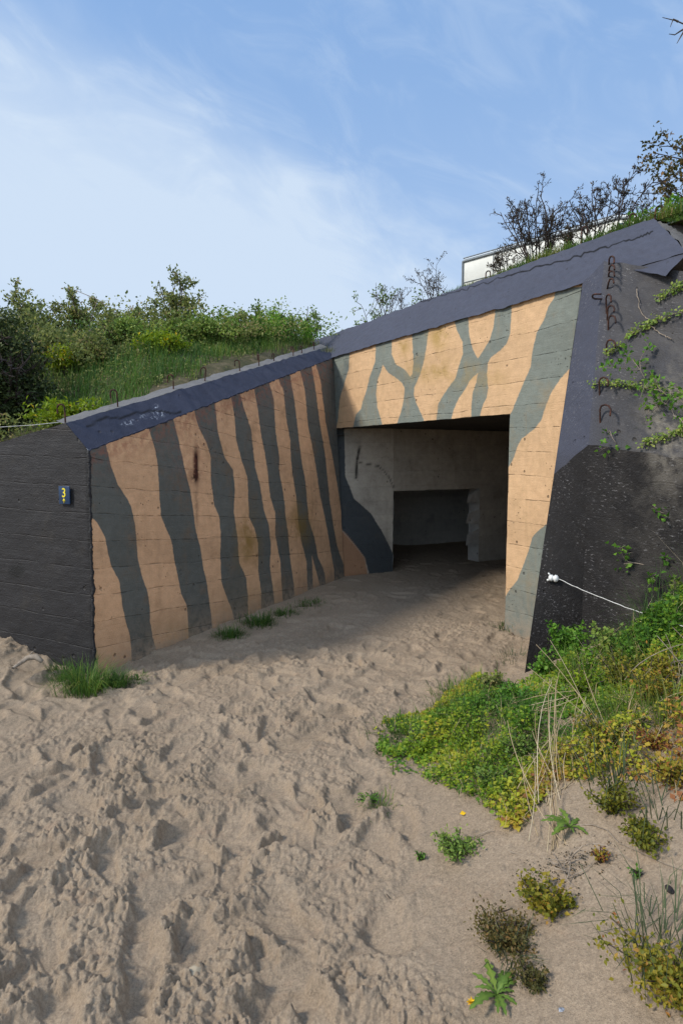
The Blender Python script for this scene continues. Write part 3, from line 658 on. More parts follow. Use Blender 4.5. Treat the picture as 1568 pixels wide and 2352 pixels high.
# ------------------------------------------------------------------ sign
EN = -WD
sc_ = at_plane(152, 1137, A0, WD)
sr = -ED                       # rightwards along the end face
fup = unit(A1 - A0); sup = fup
sign = thing('sign', 'small navy sign with yellow number 3 and up arrow screwed to the black wall', 'sign', None, tuple(sc_ + EN * .012))
M['navy'] = plain('navy_enamel', (.012, .035, .085), .4); M['yellow'] = plain('yellow_paint', (.75, .62, .03), .5)
SW, SH = .112, .130
bm_v, bm_f = box((0, 0, 0), SW, .008, SH, sr, EN, sup)
o = mesh_np('plate', [(bm_v, bm_f)], M['navy'], sign)
bv = o.modifiers.new('bevel', 'BEVEL'); bv.width = .002; bv.segments = 2
cu = bpy.data.curves.new('three', 'FONT'); cu.body = '3'; cu.size = .094; cu.align_x = 'CENTER'; cu.align_y = 'CENTER'; cu.extrude = .0012; cu.offset = .0008
to = bpy.data.objects.new('tmp', cu); COL.objects.link(to)
bpy.context.view_layer.update()
me = bpy.data.meshes.new_from_object(to.evaluated_get(bpy.context.evaluated_depsgraph_get())); bpy.data.objects.remove(to)
v = np.array([q.co[:] for q in me.vertices]); c = (v.max(0) + v.min(0)) / 2
for q in me.vertices:
    p = sr * ((q.co.x - c[0]) * .95) + sup * (q.co.y - c[1] + .018) + EN * (q.co.z + .006); q.co = p
me.materials.clear(); me.materials.append(M['yellow']); no = bpy.data.objects.new('numeral', me); COL.objects.link(no); no.parent = sign
arr = []
def bar(a, b, w):
    a = np.array(a); b = np.array(b); d = unit(b - a); n_ = np.array([-d[1], d[0]]) * w / 2
    q = [a - n_, b - n_, b + n_, a + n_]
    vv = np.array([sr * x + sup * y + EN * k for k in (.0045, .0075) for x, y in q])
    return vv, np.array([[4, 5, 6, 7], [0, 1, 5, 4], [1, 2, 6, 5], [2, 3, 7, 6], [3, 0, 4, 7]])
arr = [bar((0, -.058), (0, -.026), .005), bar((-.012, -.042), (.001, -.026), .005), bar((.012, -.042), (-.001, -.026), .005)]
arr[1] = (arr[1][0] + EN * .0004, arr[1][1]); arr[2] = (arr[2][0] + EN * .0008, arr[2][1])
mesh_np('arrow', arr, M['yellow'], sign)
# ------------------------------------------------------------------ earth behind the bunker
WDD = unit((B1 - A1) * np.array([1, 1, 0])); WBD = np.array([-WDD[1], WDD[0], 0])
LW = float(np.linalg.norm((D1 - C1)[:2]))
def zt(s): return C1[2] + .03 + (D1[2] - C1[2]) * np.clip(s, 0, LW + .3) / LW
def dune_sw(s, w_):
    k = sst(.3, 3.0, s)
    et = end_top(np.clip(w_, .22, 3.2))
    z = et - .03 + (zt(s) - zt(0)) + (C1[2] + .08 - et) * k + .15 * np.clip(w_ - .5, 0, 8) * k
    z = z + .10 * fbm(s * .9 + 3, w_ * .9, 3, 41) * sst(.5, 1.2, w_) + .02 * fbm(s * 6, w_ * 6, 2, 43)
    z = z - .13 * sst(.65, .34, w_)
    return np.minimum(z, 3.42 + .05 * fbm(s, w_, 2, 44))
def sw_of(x, y):
    return (x - A1[0]) * WDD[0] + (y - A1[1]) * WDD[1], (x - A1[0]) * WBD[0] + (y - A1[1]) * WBD[1]
def dune_z(x, y):
    s, w_ = sw_of(np.array([x]), np.array([y])); return float(dune_sw(s, w_)[0])
s_ = np.linspace(.28, 16, 170); w_ = np.linspace(.30, 14, 150)
SS, WW = np.meshgrid(s_, w_, indexing='ij')
DP = A1[None, None, :] * np.array([1, 1, 0]) + SS[..., None] * WDD + WW[..., None] * WBD; DP[..., 2] = dune_sw(SS, WW)
idx = np.arange(SS.size).reshape(SS.shape)
gsoil = G('turf_soil'); p_ = gsoil.pos(); nn = gsoil.noise(p_, 5, 5, .6)
gsoil.bsdf(gsoil.ramp(nn, [(.3, (.05, .055, .022)), (.5, (.10, .085, .042)), (.68, (.19, .15, .09))]), .95, gsoil.noise(p_, 60, 4, .7), .02)
o = mesh_np('dune', [(DP.reshape(-1, 3), np.stack([idx[:-1, :-1], idx[1:, :-1], idx[1:, 1:], idx[:-1, 1:]], -1).reshape(-1, 4))], gsoil.m, smooth=True)
tag(o, 'earth dune banked up behind the striped wing wall', None, None, 'structure')
def roof_z(d, b): return ZT + .50 + .035 * np.clip(b - .5, 0, 30) + .05 * fbm(d * 1.5, b * 1.5, 3, 45)
dd_ = np.linspace(d0 + .1, d1t + 3.2, 150); bb_ = np.linspace(.62, 14, 110)
DD, BB = np.meshgrid(dd_, bb_, indexing='ij')
RP = B0[None, None] * np.array([1, 1, 0]) + DD[..., None] * FD + BB[..., None] * BK
RP[..., 2] = roof_z(DD, BB) - sst(d1t - .1, d1t + 1.0, DD) * .10 * (1 + 0 * BB)
idx = np.arange(DD.size).reshape(DD.shape)
o = mesh_np('roof_turf', [(RP.reshape(-1, 3), np.stack([idx[:-1, :-1], idx[1:, :-1], idx[1:, 1:], idx[:-1, 1:]], -1).reshape(-1, 4))], gsoil.m, smooth=True)
tag(o, 'turf covering the flat bunker roof', None, None, 'structure')
def db_of(x, y):
    return (x - B0[0]) * FD[0] + (y - B0[1]) * FD[1], (x - B0[0]) * BK[0] + (y - B0[1]) * BK[1]
def roof_zxy(x, y):
    d, b = db_of(x, y); return float(roof_z(np.array([d]), np.array([b]))[0])

# ------------------------------------------------------------------ plant kit
GREEN = [(0, (.055, .11, .020)), (.45, (.14, .235, .040)), (.8, (.26, .35, .06)), (1, (.36, .41, .10))]
M['leaf_green'] = leafmat('leaf_green', GREEN)
M['leaf_olive'] = leafmat('leaf_olive', [(0, (.08, .11, .033)), (.5, (.195, .235, .065)), (.85, (.33, .345, .10)), (1, (.40, .30, .15))], .45)
M['leaf_dark'] = leafmat('leaf_dark', [(0, (.022, .036, .012)), (.6, (.058, .085, .026)), (1, (.13, .15, .045))], .25)
M['leaf_lime'] = leafmat('leaf_lime', [(0, (.09, .17, .010)), (.5, (.20, .29, .012)), (.9, (.34, .40, .02)), (1, (.62, .42, .01))])
M['leaf_vivid'] = leafmat('leaf_vivid', [(0, (.045, .12, .015)), (.5, (.10, .25, .026)), (1, (.21, .38, .04))], .4)
M['leaf_yellow'] = leafmat('leaf_yellow', [(0, (.08, .10, .012)), (.35, (.20, .20, .018)), (.7, (.36, .27, .03)), (.9, (.40, .17, .04)), (1, (.25, .07, .04))])
M['leaf_brown'] = leafmat('leaf_brown', [(0, (.05, .06, .015)), (.5, (.13, .11, .03)), (1, (.24, .13, .04))])
M['bud'] = leafmat('bud', [(0, (.025, .022, .016)), (.7, (.07, .06, .03)), (1, (.20, .12, .05))], .2)
M['grass'] = leafmat('grass_blade', [(0, (.040, .100, .022)), (.5, (.100, .200, .035)), (.85, (.22, .28, .05)), (1, (.45, .36, .16))], .45)
M['grass_blue'] = leafmat('dune_grass_blade', [(0, (.045, .075, .035)), (.6, (.12, .15, .07)), (1, (.30, .26, .14))])
M['cover'] = leafmat('cover_leaf', [(0, (.055, .15, .016)), (.25, (.13, .27, .025)), (.5, (.29, .38, .03)), (.74, (.48, .46, .04)), (.92, (.50, .32, .06)), (1, (.36, .15, .06))], .42)
M['straw'] = leafmat('straw', [(0, (.30, .21, .11)), (.6, (.48, .37, .22)), (1, (.58, .49, .34))], .1)
M['wood'] = plain('bark', (.075, .058, .046), .9, 30, .4, .2)
M['wood_dark'] = plain('bark_dark', (.055, .043, .038), .9, 30, .4, .2)
M['wood_grey'] = plain('dead_stem', (.27, .22, .17), .9, 30, .3, .2)
M['flower'] = plain('yellow_petals', (.75, .45, .01), .7)

def tint_for(n, k, r, mean=.5, sd=.25):
    return np.repeat(np.clip(r.normal(mean, sd, n), 0, 1), k)
def poly_branch(p, d, L, n, wander, up, r):
    pts = [np.array(p, float)]; d = unit(d)
    for i in range(n):
        d = unit(d + r.normal(size=3) * wander + np.array([0, 0, up])); pts.append(pts[-1] + d * L / n)
    return np.array(pts), d
def shrubwork(base, H, r, stems=6, spread=.5, kids=(6, 5), lenf=.45, wander=.16, up=.05, rad=.014, start=.25, arch=0.0):
    tubes = []; twigs = []
    def rec(p, d, L, lev, rd):
        n = 7 if lev == 0 else 5
        pts, _ = poly_branch(p, d, L, n, wander * (1 if lev == 0 else 1.5), (up if lev else up - arch), r)
        tubes.append((pts, np.linspace(rd, rd * .45, n + 1)))
        if lev >= len(kids) - 0 or lev >= 1: twigs.append((pts, lev))
        if lev < len(kids):
            for k in range(kids[lev]):
                t = r.uniform(start, 1.0); i = min(n - 1, int(t * n)); q = pts[i] + (pts[i + 1] - pts[i]) * (t * n - i)
                ax = unit(pts[i + 1] - pts[i]); sd = unit(np.cross(ax, r.normal(size=3)))
                rec(q, ax * r.uniform(.5, 1.0) + sd * r.uniform(.5, 1.0), L * lenf * r.uniform(.6, 1.25) * (1.15 - .5 * t), lev + 1, rd * .55)
    for s in range(stems):
        a = r.uniform(0, 6.28); q = spread * r.uniform(.1, 1)
        rec(np.array(base) + np.array([math.cos(a), math.sin(a), 0]) * .05 * H * r.uniform(0, 1.5), np.array([math.cos(a) * q, math.sin(a) * q, 1]), H * r.uniform(.72, 1.02), 0, rad)
    return tubes, twigs
def along(twigs, n, r, lo=.15):
    w_ = np.array([np.linalg.norm(t[-1] - t[0]) * (1 if lv > 1 else .5) for t, lv in twigs]); ids = r.choice(len(twigs), n, p=w_ / w_.sum())
    P_, D_ = [], []
    for i in ids:
        t, lv = twigs[i]; u = r.uniform(lo, 1) * (len(t) - 1); k = min(len(t) - 2, int(u)); P_.append(t[k] + (t[k + 1] - t[k]) * (u - k)); D_.append(t[k + 1] - t[k])
    return np.array(P_), unit(np.array(D_))
def make_shrub(name, label, cat, base, H, seed, leafmat_, nleaf, ll=.035, lw=.02, group=None, wood='wood', mean=.5, sd=.25, jitter=.03, stemname='branches', leafname='foliage', under=0, under_r=.5, under_h=.5, **kw):
    r = np.random.default_rng(seed)
    o = thing(name, label, cat, group, tuple(base))
    tubes, twigs = shrubwork(np.zeros(3), H, r, **kw)
    mesh_np(stemname, [tube(p, q, 4) for p, q in tubes], M[wood], o)
    parts = []; tn = []
    if nleaf:
        P_, D_ = along(twigs, nleaf, r)
        P_ = P_ + r.normal(size=P_.shape) * jitter
        d = unit(D_ * .5 + randdir(nleaf, r) * .9 + np.array([0, 0, .15]))
        nrm = unit(randdir(nleaf, r) + np.array([0, 0, .9]))
        s = r.uniform(.6, 1.25, nleaf)
        parts.append(leaves(P_, d, nrm, ll * s, lw * s)); tn.append(tint_for(nleaf, 4, r, mean, sd))
    if under:
        # low leafy skirt: leaf clumps filling a lumpy mound
        nc = max(6, under // 60); cc = r.normal(size=(nc, 3)) * np.array([under_r, under_r, .3 * under_h]); cc[:, 2] = np.abs(cc[:, 2]) + r.uniform(.05, .8, nc) * under_h
        ci = r.integers(0, nc, under); P_ = cc[ci] + r.normal(size=(under, 3)) * .09 * np.array([1.2, 1.2, .9]) * (H ** .3)
        P_[:, 2] = np.abs(P_[:, 2]); s = r.uniform(.6, 1.25, under)
        parts.append(leaves(P_, randdir(under, r) + np.array([0, 0, .2]), randdir(under, r) + np.array([0, 0, .9]), ll * s, lw * s))
        tn.append(np.repeat(np.clip(r.normal(0, 1, nc)[ci] * .18 + r.normal(mean, sd * .7, under), 0, 1), 4))
    if parts:
        mesh_np(leafname, parts, M[leafmat_], o, attrs={'tint': np.concatenate(tn)})
    return o
def dune_base(px, Y):
    X = (px - CX) / F * Y * (1 / (math.cos(PITCH))) ; X = ray(px, 1050)[0] / ray(px, 1050)[1] * Y
    return np.array([X, Y, dune_z(X, Y) - .02])
def top_h(px, py, Y, base): return at_Y(px, py, Y)[2] - base[2]

# shrubs on the dune behind the wing wall
GL = 'shrubs growing on the dune behind the striped wall'
spec = [  # name,label,px,topy,Y,kwargs
 ('leafy_shrub', 'sparse tall shrub whose thin twigs rise beside the dark bush on the left', 95, 668, 8.6, dict(nleaf=1500, stems=6, spread=.55, mat='leaf_olive', under=900)),
 ('leafy_shrub', 'airy grey green shrub with an arching bare cane left of the tallest shrub', 200, 668, 8.8, dict(nleaf=1500, stems=7, spread=.6, mat='leaf_olive', under=1400)),
 ('leafy_shrub', 'broad thorny shrub between the arching cane and the tallest shrub', 300, 690, 9.6, dict(nleaf=1600, stems=7, spread=.75, mat='leaf_olive', under=1600)),
 ('leafy_shrub', 'tallest leafy shrub standing up above the middle of the striped wall', 400, 634, 8.8, dict(nleaf=2200, stems=8, spread=.42, mat='leaf_olive', under=1600)),
 ('leafy_shrub', 'dense low dark green shrub right of the tallest shrub', 480, 735, 8.8, dict(nleaf=1800, stems=7, spread=.75, mat='leaf_green', under=1700)),
 ('leafy_shrub', 'small upright shrub with loose shoots near the upper end of the striped wall', 590, 700, 9.4, dict(nleaf=900, stems=5, spread=.5, mat='leaf_green', under=900)),
 ('leafy_shrub', 'little leafy shrub beside the left end of the bunker roof', 716, 702, 10.4, dict(nleaf=750, stems=5, spread=.4, mat='leaf_green', under=200)),
 ('leafy_shrub', 'low bright green bush just behind the top of the striped wall', 615, 795, 9.0, dict(nleaf=700, stems=5, spread=.8, mat='leaf_vivid', under=800)),
 ('leafy_shrub', 'scrubby brown green bush in the dip between the taller shrubs', 250, 745, 7.9, dict(nleaf=900, stems=6, spread=.9, mat='leaf_olive', under=1300)),
]
for i, (nm, lb, px, ty, Y, k) in enumerate(spec):
    b = dune_base(px, Y); H = max(.35, top_h(px, ty, Y, b))
    make_shrub(nm, lb, 'shrub', b, H * .97, 100 + i, k['mat'], k['nleaf'], .045, .030, GL, 'wood', .5, .28, .025, stems=k['stems'], spread=k['spread'], kids=(6, 4), lenf=.36, rad=.010, under=int(k['under'] * 1.4), under_r=.5, under_h=min(.6, H * .38), arch=.05)
for i, (px, py, ty, Y, mt, lb) in enumerate([(225, 0, 790, 7.3, 'leaf_olive', 'olive bush halfway down the grass slope right of the spurge'), (310, 0, 785, 8.0, 'leaf_green', 'green bush on the upper slope left of the lime plants'), (455, 0, 795, 8.2, 'leaf_green', 'green bush on the slope right of the brightest lime plant'), (540, 0, 795, 8.6, 'leaf_olive', 'olive bush behind the upper third of the striped wall'), (120, 0, 770, 7.6, 'leaf_olive', 'twiggy olive bush directly right of the dark evergreen bush'), (655, 0, 815, 9.2, 'leaf_green', 'leafy bush tucked in the corner between striped wall and bunker roof')]):
    b = dune_base(px, Y); H = max(.4, top_h(px, ty, Y, b))
    make_shrub('slope_bush', lb, 'bush', b, H, 160 + i, mt, 1300, .042, .027, 'bushes on the grass slope behind the striped wall', 'wood', .55, .28, .03, stems=9, spread=.95, kids=(6, 4), lenf=.42, rad=.007, under=1500, under_r=.32, under_h=H * .6)
# second row filling the crest
for i, (px, ty, Y, lb) in enumerate([(20, 700, 11, 'olive thicket far left, half hidden by the dark bush'), (150, 770, 11, 'olive thicket on the crest behind the sparse twigs'), (340, 755, 11.3, 'olive thicket on the crest left of the tallest shrub'), (450, 760, 11.4, 'green thicket on the crest right of the tallest shrub'), (545, 770, 11.6, 'thicket at the right end of the crest with a gap to the bunker roof')]):
    b = dune_base(px, Y); H = max(.5, top_h(px, ty, Y, b))
    make_shrub('thicket', lb, 'shrub', b, H * .8, 140 + i, 'leaf_olive' if i < 3 else 'leaf_green', 1100, .05, .034, GL, 'wood', .45, .25, .04, stems=7, spread=.8, kids=(5, 4), lenf=.42, rad=.012, under=2600, under_r=.8, under_h=H * .42)
# arching cane
c0 = dune_base(225, 8.8); cp = np.array([at_Y(235, 800, 8.8), at_Y(222, 735, 8.8), at_Y(200, 690, 8.8), at_Y(175, 668, 8.8)])
cane = thing('bramble_cane', 'long thin bare cane arching against the sky above the left shrubs', 'bramble', None, tuple(c0))
ca = np.array([at_Y(300, 775, 8.7), at_Y(270, 722, 8.7), at_Y(225, 688, 8.7), at_Y(172, 666, 8.7)]) - c0
cs = np.array([ca[0] * np.array([1, 1, 0]), *ca]); mesh_np('stem', [tube(cs, [.009, .008, .007, .006, .004], 5), tube(np.array([ca[2], at_Y(208, 740, 8.7) - c0, at_Y(200, 790, 8.7) - c0]), [.007, .007, .007], 5)], M['wood_grey'], cane)
# dark bush
b = dune_base(15, 6.2); H = top_h(15, 705, 6.2, b); b[2] -= .1
r = np.random.default_rng(5); o = thing('evergreen_bush', 'dense dark evergreen bush filling the left edge above the black wall', 'bush', None, tuple(b))
tubes, tw = shrubwork(np.zeros(3), H * .95, r, 7, .4, (6, 5), .4, rad=.02); mesh_np('branches', [tube(p, q, 4) for p, q in tubes], M['wood_dark'], o)
nc = 200; cc = randdir(nc, r) * (r.uniform(0, 1, (nc, 1)) ** .4) * np.array([.46, .55, H * .56]) + np.array([-.12, 0, H * .52])
n = 18000; ci = r.integers(0, nc, n); P_ = cc[ci] + r.normal(size=(n, 3)) * .075
mesh_np('foliage', [leaves(P_, randdir(n, r) + np.array([0, 0, .3]), randdir(n, r) + np.array([0, 0, .8]), .045 * r.uniform(.6, 1.2, n), .024)], M['leaf_dark'], o, attrs={'tint': np.repeat(np.clip(r.normal(0, .2, nc)[ci] + r.normal(.45, .2, n), 0, 1), 4)})
# bright flowering forbs on the dune
for i, (px, py, Y, wd, ht, lb) in enumerate([(150, 852, 7.2, .26, .34, 'lime green spurge with a yellow flower head left of the grass slope'), (392, 872, 7.3, .26, .24, 'bright lime green plant in the grass behind the middle of the striped wall'), (355, 872, 7.5, .16, .20, 'small lime green plant left of the brightest one on the grass slope'), (172, 965, 5.4, .22, .16, 'low yellow green plant behind the corner hook of the striped wall'), (125, 960, 5.6, .14, .20, 'low yellow green plant against the dark bush')]):
    X = at_Y(px, py, Y)[0]; z = dune_z(X, Y); r = np.random.default_rng(300 + i)
    zt_ = at_Y(px, py - 22, Y)[2]; ht = max(ht, zt_ - z)
    o = thing('spurge', lb, 'plant', 'lime green plants on the dune', (X, Y, z))
    n = 26; st = [np.array([[0, 0, 0], [a * .5, b_ * .5, c * .6], [a, b_, c]]) for a, b_, c in zip(r.normal(0, wd * .45, n), r.normal(0, wd * .45, n), ht * r.uniform(.6, 1.05, n))]
    mesh_np('stem', [tube(q, .004, 4) for q in st], M['wood'], o)
    m = 34; P_ = np.concatenate([q[-1] + r.normal(size=(m, 3)) * .035 * np.array([1, 1, .7]) - np.array([0, 0, 1]) * r.uniform(0, .12, (m, 1)) for q in st]); P_[:, 2] = np.maximum(P_[:, 2], .01)
    mesh_np('foliage', [leaves(P_, randdir(n * m, r) + np.array([0, 0, .4]), randdir(n * m, r) + np.array([0, 0, .8]), .05, .024)], M['leaf_lime'], o, attrs={'tint': tint_for(n * m, 4, r, .5 + .08 * (i == 0), .22)})
    if i == 0:
        P_ = at_Y(161, 816, Y) - np.array([X, Y, z]) + r.normal(size=(30, 3)) * .02
        mesh_np('flower_head', [leaves(P_, randdir(30, r), randdir(30, r), .04, .03)], M['flower'], o)
# grass on the dune
r = np.random.default_rng(9); n = 24000
s1 = r.uniform(.5, 7.5, n); w1 = .36 + 4.6 * r.uniform(0, 1, n) ** 1.3
keep = (fbm(s1 * 1.3, w1 * 1.3, 3, 77) > -.10 + .35 * (w1 < .75) + .5 * sst(1.6, .4, s1) ) ; s1, w1 = s1[keep], w1[keep]; n = len(s1)
P_ = A1 * np.array([1, 1, 0]) + s1[:, None] * WDD + w1[:, None] * WBD; P_[:, 2] = dune_sw(s1, w1)
tall = .6 + .8 * vnoise(s1 * 2, w1 * 2, 5)
gb = blades(P_, .15 * tall * r.uniform(.4, 1.5, n) * sst(.35, .9, w1) + .055, .007, r.uniform(.1, .7, n), r=r)
o = mesh_np('dune_grass', [gb], M['grass'], attrs={'tint': np.repeat(np.clip(.32 + .35 * fbm(s1 * 2, w1 * 2, 2, 3) + r.normal(0, .15, n) + .35 * sst(.85, .5, w1), 0, 1), 5)})
tag(o, 'green grass growing on the dune behind the striped wall', None, None, 'stuff')
# rough undergrowth over the slope
n = 26000; nc = 420; cs_ = r.uniform(.6, 7.0, nc); cw_ = .75 + 4.4 * r.uniform(0, 1, nc) ** .9; ch_ = r.uniform(.06, .26, nc) * (.5 + .5 * sst(.6, 1.6, cw_)); ct_ = r.uniform(.15, .8, nc); cr_ = r.uniform(.07, .22, nc)
ci = r.integers(0, nc, n); s1 = cs_[ci] + r.normal(size=n) * cr_[ci]; w1 = np.maximum(.55, cw_[ci] + r.normal(size=n) * cr_[ci]); P_ = A1 * np.array([1, 1, 0]) + s1[:, None] * WDD + w1[:, None] * WBD
P_[:, 2] = dune_sw(s1, w1) + ch_[ci] * r.uniform(0, 1, n) ** .7
o = mesh_np('undergrowth', [leaves(P_, randdir(n, r) + np.array([0, 0, .3]), randdir(n, r) + np.array([0, 0, .9]), .036 * r.uniform(.5, 1.3, n), .02)], M['leaf_olive'], attrs={'tint': np.repeat(np.clip(ct_[ci] + r.normal(0, .18, n), 0, 1), 4)})
tag(o, 'rough leafy undergrowth covering the slope behind the striped wall', None, None, 'stuff')
# roof grass fringe
n = 15000; d1_ = r.uniform(dT * .32, d1t + 1.6, n); b1_ = .50 + 1.0 * r.uniform(0, 1, n) ** 1.8
keep = d1_ > 1.15 + .5 * r.uniform(0, 1, n); d1_, b1_ = d1_[keep], b1_[keep]; n = len(d1_)
P_ = B0 * np.array([1, 1, 0]) + d1_[:, None] * FD + b1_[:, None] * BK; P_[:, 2] = np.where(b1_ < .62, ZT + .50, roof_z(d1_, b1_)) - .01
gb = blades(P_, (.05 + .085 * vnoise(d1_ * 3, b1_ * 3, 6)) * r.uniform(.6, 1.3, n) * (.6 + .5 * sst(1.2, 3.4, d1_)), .006, r.uniform(.1, 1.0, n), r=r)
o = mesh_np('roof_grass', [gb], M['grass'], attrs={'tint': np.repeat(np.clip(.66 + .4 * fbm(d1_ * 2.5, b1_ * 3, 2, 8) + r.normal(0, .16, n), 0, 1), 5)})
tag(o, 'fringe of yellowish green grass along the top edge of the bunker roof', None, None, 'stuff')

# ------------------------------------------------------------------ bare shrubs on the roof
def roof_base(px, b_):
    best = min(np.linspace(-1.7, d1t + 2.5, 900), key=lambda t: abs(proj(fpt(t, ZT + .5, b_))[0] - px))
    p = fpt(best, 0, b_); p[2] = float(roof_z(np.array([best]), np.array([b_]))[0]) - .02; return p
GB = 'bare twiggy shrubs on the bunker roof'
for i, (px, ty, b_, k, lb) in enumerate([
    (1235, 418, 1.0, dict(stems=13, spread=.85, kids=(7, 6, 4)), 'big bare dark shrub with a rounded twiggy crown in front of the white van'),
    (1375, 385, 1.2, dict(stems=12, spread=.9, kids=(7, 6, 4)), 'tallest bare shrub on the bunker roof, right of the rounded twiggy one'),
    (1165, 560, .85, dict(stems=7, spread=.9, kids=(7, 5, 3)), 'low bare scrub at the lower end of the white van'),
    (1300, 520, .75, dict(stems=7, spread=1.0, kids=(6, 5, 3)), 'low bare scrub under the tallest bare shrub on the grass fringe'),
    (1010, 592, 1.2, dict(stems=6, spread=.75, kids=(7, 5, 3)), 'small bare shrub against the sky just left of the white van'),
    (890, 628, 1.4, dict(stems=6, spread=.6, kids=(5, 4, 2)), 'thin bare grey shrub on the middle of the sloping roof edge'),
    (1455, 425, 1.5, dict(stems=4, spread=.8, kids=(5, 4, 3)), 'thin bare branches beside the rounded front of the white van'),
    ]):
    b = roof_base(px, b_); H = max(.3, top_h(px, ty, b[1], b))
    make_shrub('bare_shrub', lb, 'shrub', b, H * .93, 200 + i, 'bud', 1500 if i < 2 else 600, .030, .010, GB, 'wood_dark' if i != 5 else 'wood', .4, .3, .006, 'branches', 'buds', wander=.13, lenf=.36, rad=.0085 if i < 2 else .0055, start=.3, up=.07, **k)
b = roof_base(800, 1.7); make_shrub('leafy_shrub', 'sparse leafy shrub leaning over the left part of the roof edge', 'shrub', b, top_h(800, 655, b[1], b), 230, 'leaf_green', 420, .045, .03, None, 'wood', .5, .25, .02, stems=5, spread=.7, kids=(5, 4), lenf=.42, rad=.008)
for i, (px, ty, b_, lb) in enumerate([(1560, 485, 1.3, 'green leafy bush at the right end of the bunker roof'), (1530, 510, 1.0, 'small green bush by the corner hook of the roof')]):
    b = roof_base(px, b_); make_shrub('roof_bush', lb, 'bush', b, max(.3, top_h(px, ty, b[1], b)), 240 + i, 'leaf_vivid' if i else 'leaf_green', 900, .035, .024, None, 'wood', .6, .25, .03, stems=7, spread=.9, kids=(5, 4), lenf=.45, rad=.006, under=500, under_r=.16, under_h=.18)

# tree standing right of the bunker, reaching into the frame
tb = np.array([5.6, 7.4, 3.2]); r = np.random.default_rng(77)
tree = thing('tree', 'tree with brownish green leaf clusters reaching in from the right edge', 'tree', None, tuple(tb))
tubes, twigs = [], []
trunk = np.array([[0, 0, 0], [-.05, .05, .8], [.05, 0, 1.7], [-.05, 0, 2.8], [0, .1, 4.2]]); tubes.append((trunk, np.array([.10, .085, .07, .055, .03])))
targets = [((1505, 352), 8), ((1530, 335), 7), ((1520, 420), 8), ((1545, 405), 7), ((1540, 450), 6), ((1560, 340), 7), ((1600, 380), 7), ((1640, 320), 8), ((1700, 250), 8), ((1660, 440), 8), ((1760, 380), 8), ((1800, 200), 8), ((1900, 300), 8)]
for (px, py), nk in targets:
    e = at_Y(px, py, 7.2 + r.normal() * .25) - tb; st = trunk[r.integers(1, 4)]
    st = np.array([0, 0, np.clip(e[2] - .5, .6, 3.6)]); mid = (st + e) / 2 + np.array([0, 0, -.12]) + r.normal(size=3) * .08
    q = np.array([st, (st + mid) / 2 + r.normal(size=3) * .04, mid, (mid + e) / 2 + r.normal(size=3) * .05, e]); tubes.append((q, np.array([.022, .018, .014, .009, .005])))
    for k in range(nk):
        p0 = q[-1] + (q[-2] - q[-1]) * r.uniform(0, 1.0); pp, _ = poly_branch(p0, unit(e - st) + r.normal(size=3) * .7, r.uniform(.15, .34), 4, .3, .05, r); tubes.append((pp, np.linspace(.005, .002, 5))); twigs.append((pp, 2))
for px0, py0, pts in [(1, 1, [(1640, 110), (1585, 62), (1552, 48), (1520, 40)]), (1, 1, [(1580, 60), (1560, 72), (1548, 80), (1535, 78)]), (1, 1, [(1575, 62), (1562, 84), (1553, 100)]), (1, 1, [(1556, 50), (1545, 44), (1538, 62)])]:
    q = np.array([at_Y(x, y, 7.2) - tb for x, y in pts]); tubes.append((q, np.linspace(.012, .003, len(q))))
q = np.array([trunk[-1], at_Y(1760, 180, 7.2) - tb, at_Y(1640, 110, 7.2) - tb]); tubes.append((q, np.array([.03, .02, .012])))
mesh_np('trunk', [tube(*tubes[0], 8)], M['wood'], tree); mesh_np('limbs', [tube(p, q, 5) for p, q in tubes[1:]], M['wood'], tree)
n = 2600; P_, D_ = along(twigs, n, r, .3); P_ += r.normal(size=P_.shape) * .03
mesh_np('crown', [leaves(P_, randdir(n, r), randdir(n, r) + np.array([0, 0, .8]), .05 * r.uniform(.6, 1.2, n), .03)], M['leaf_brown'], tree, attrs={'tint': tint_for(n, 4, r, .45, .28)})

# ------------------------------------------------------------------ van behind the roof
ztop = 6.62
vl = at_z(1064, 592, ztop); vr = at_z(1432, 486, ztop)
VX = unit((vr - vl) * np.array([1, 1, 0])); VY = np.array([-VX[1], VX[0], 0]); VL = float(np.linalg.norm((vr - vl)[:2]))
if VY[1] < 0: VY = -VY
van = thing('camper_van', 'white camper van with grey roof trim parked behind the bunker roof', 'van', None, tuple(vl * np.array([1, 1, 0]) + np.array([0, 0, 4.4])))
M['white'] = plain('white_coachwork', (.72, .72, .66), .35, 3, .06, .5); M['trim'] = plain('grey_trim', (.16, .18, .19), .5); M['glass'] = plain('tinted_glass', (.05, .10, .13), .08, 2, .1, .6); M['bluegrey'] = plain('bluish_bumper', (.22, .33, .40), .4)
HB = ztop - 4.4
def VP(a, b, c): return VX * a + VY * b + np.array([0, 0, c])
# body: rounded-rectangle section swept along, with a domed front
sec = []
Wv = 2.0
for (cx_, cz_, a0) in [(.12, HB - .12, 180), (Wv - .12, HB - .12, 90)]:
    for k in range(6): sec.append((cx_ + .12 * math.cos(R(a0 - k * 18)), cz_ + .12 * math.sin(R(a0 - k * 18))))
sec = [(0, .45)] + sec + [(Wv, .45)]
sec = np.array(sec); st = [(0, 1.0, 1.0), (.03, 1.0, 1.0), (VL - .15, 1, 1), (VL + .15, .985, .97), (VL + .4, .95, .88), (VL + .62, .88, .70), (VL + .85, .8, .42), (VL + 1.1, .74, .36)]
V = []; ns = len(sec)
for a, sy, sz in st:
    for y, z in sec: V.append(VP(a, Wv / 2 + (y - Wv / 2) * sy, .45 + (z - .45) * sz))
V = np.array(V); i = np.arange(len(st) - 1)[:, None] * ns; j = np.arange(ns)[None]; j2 = (j + 1) % ns
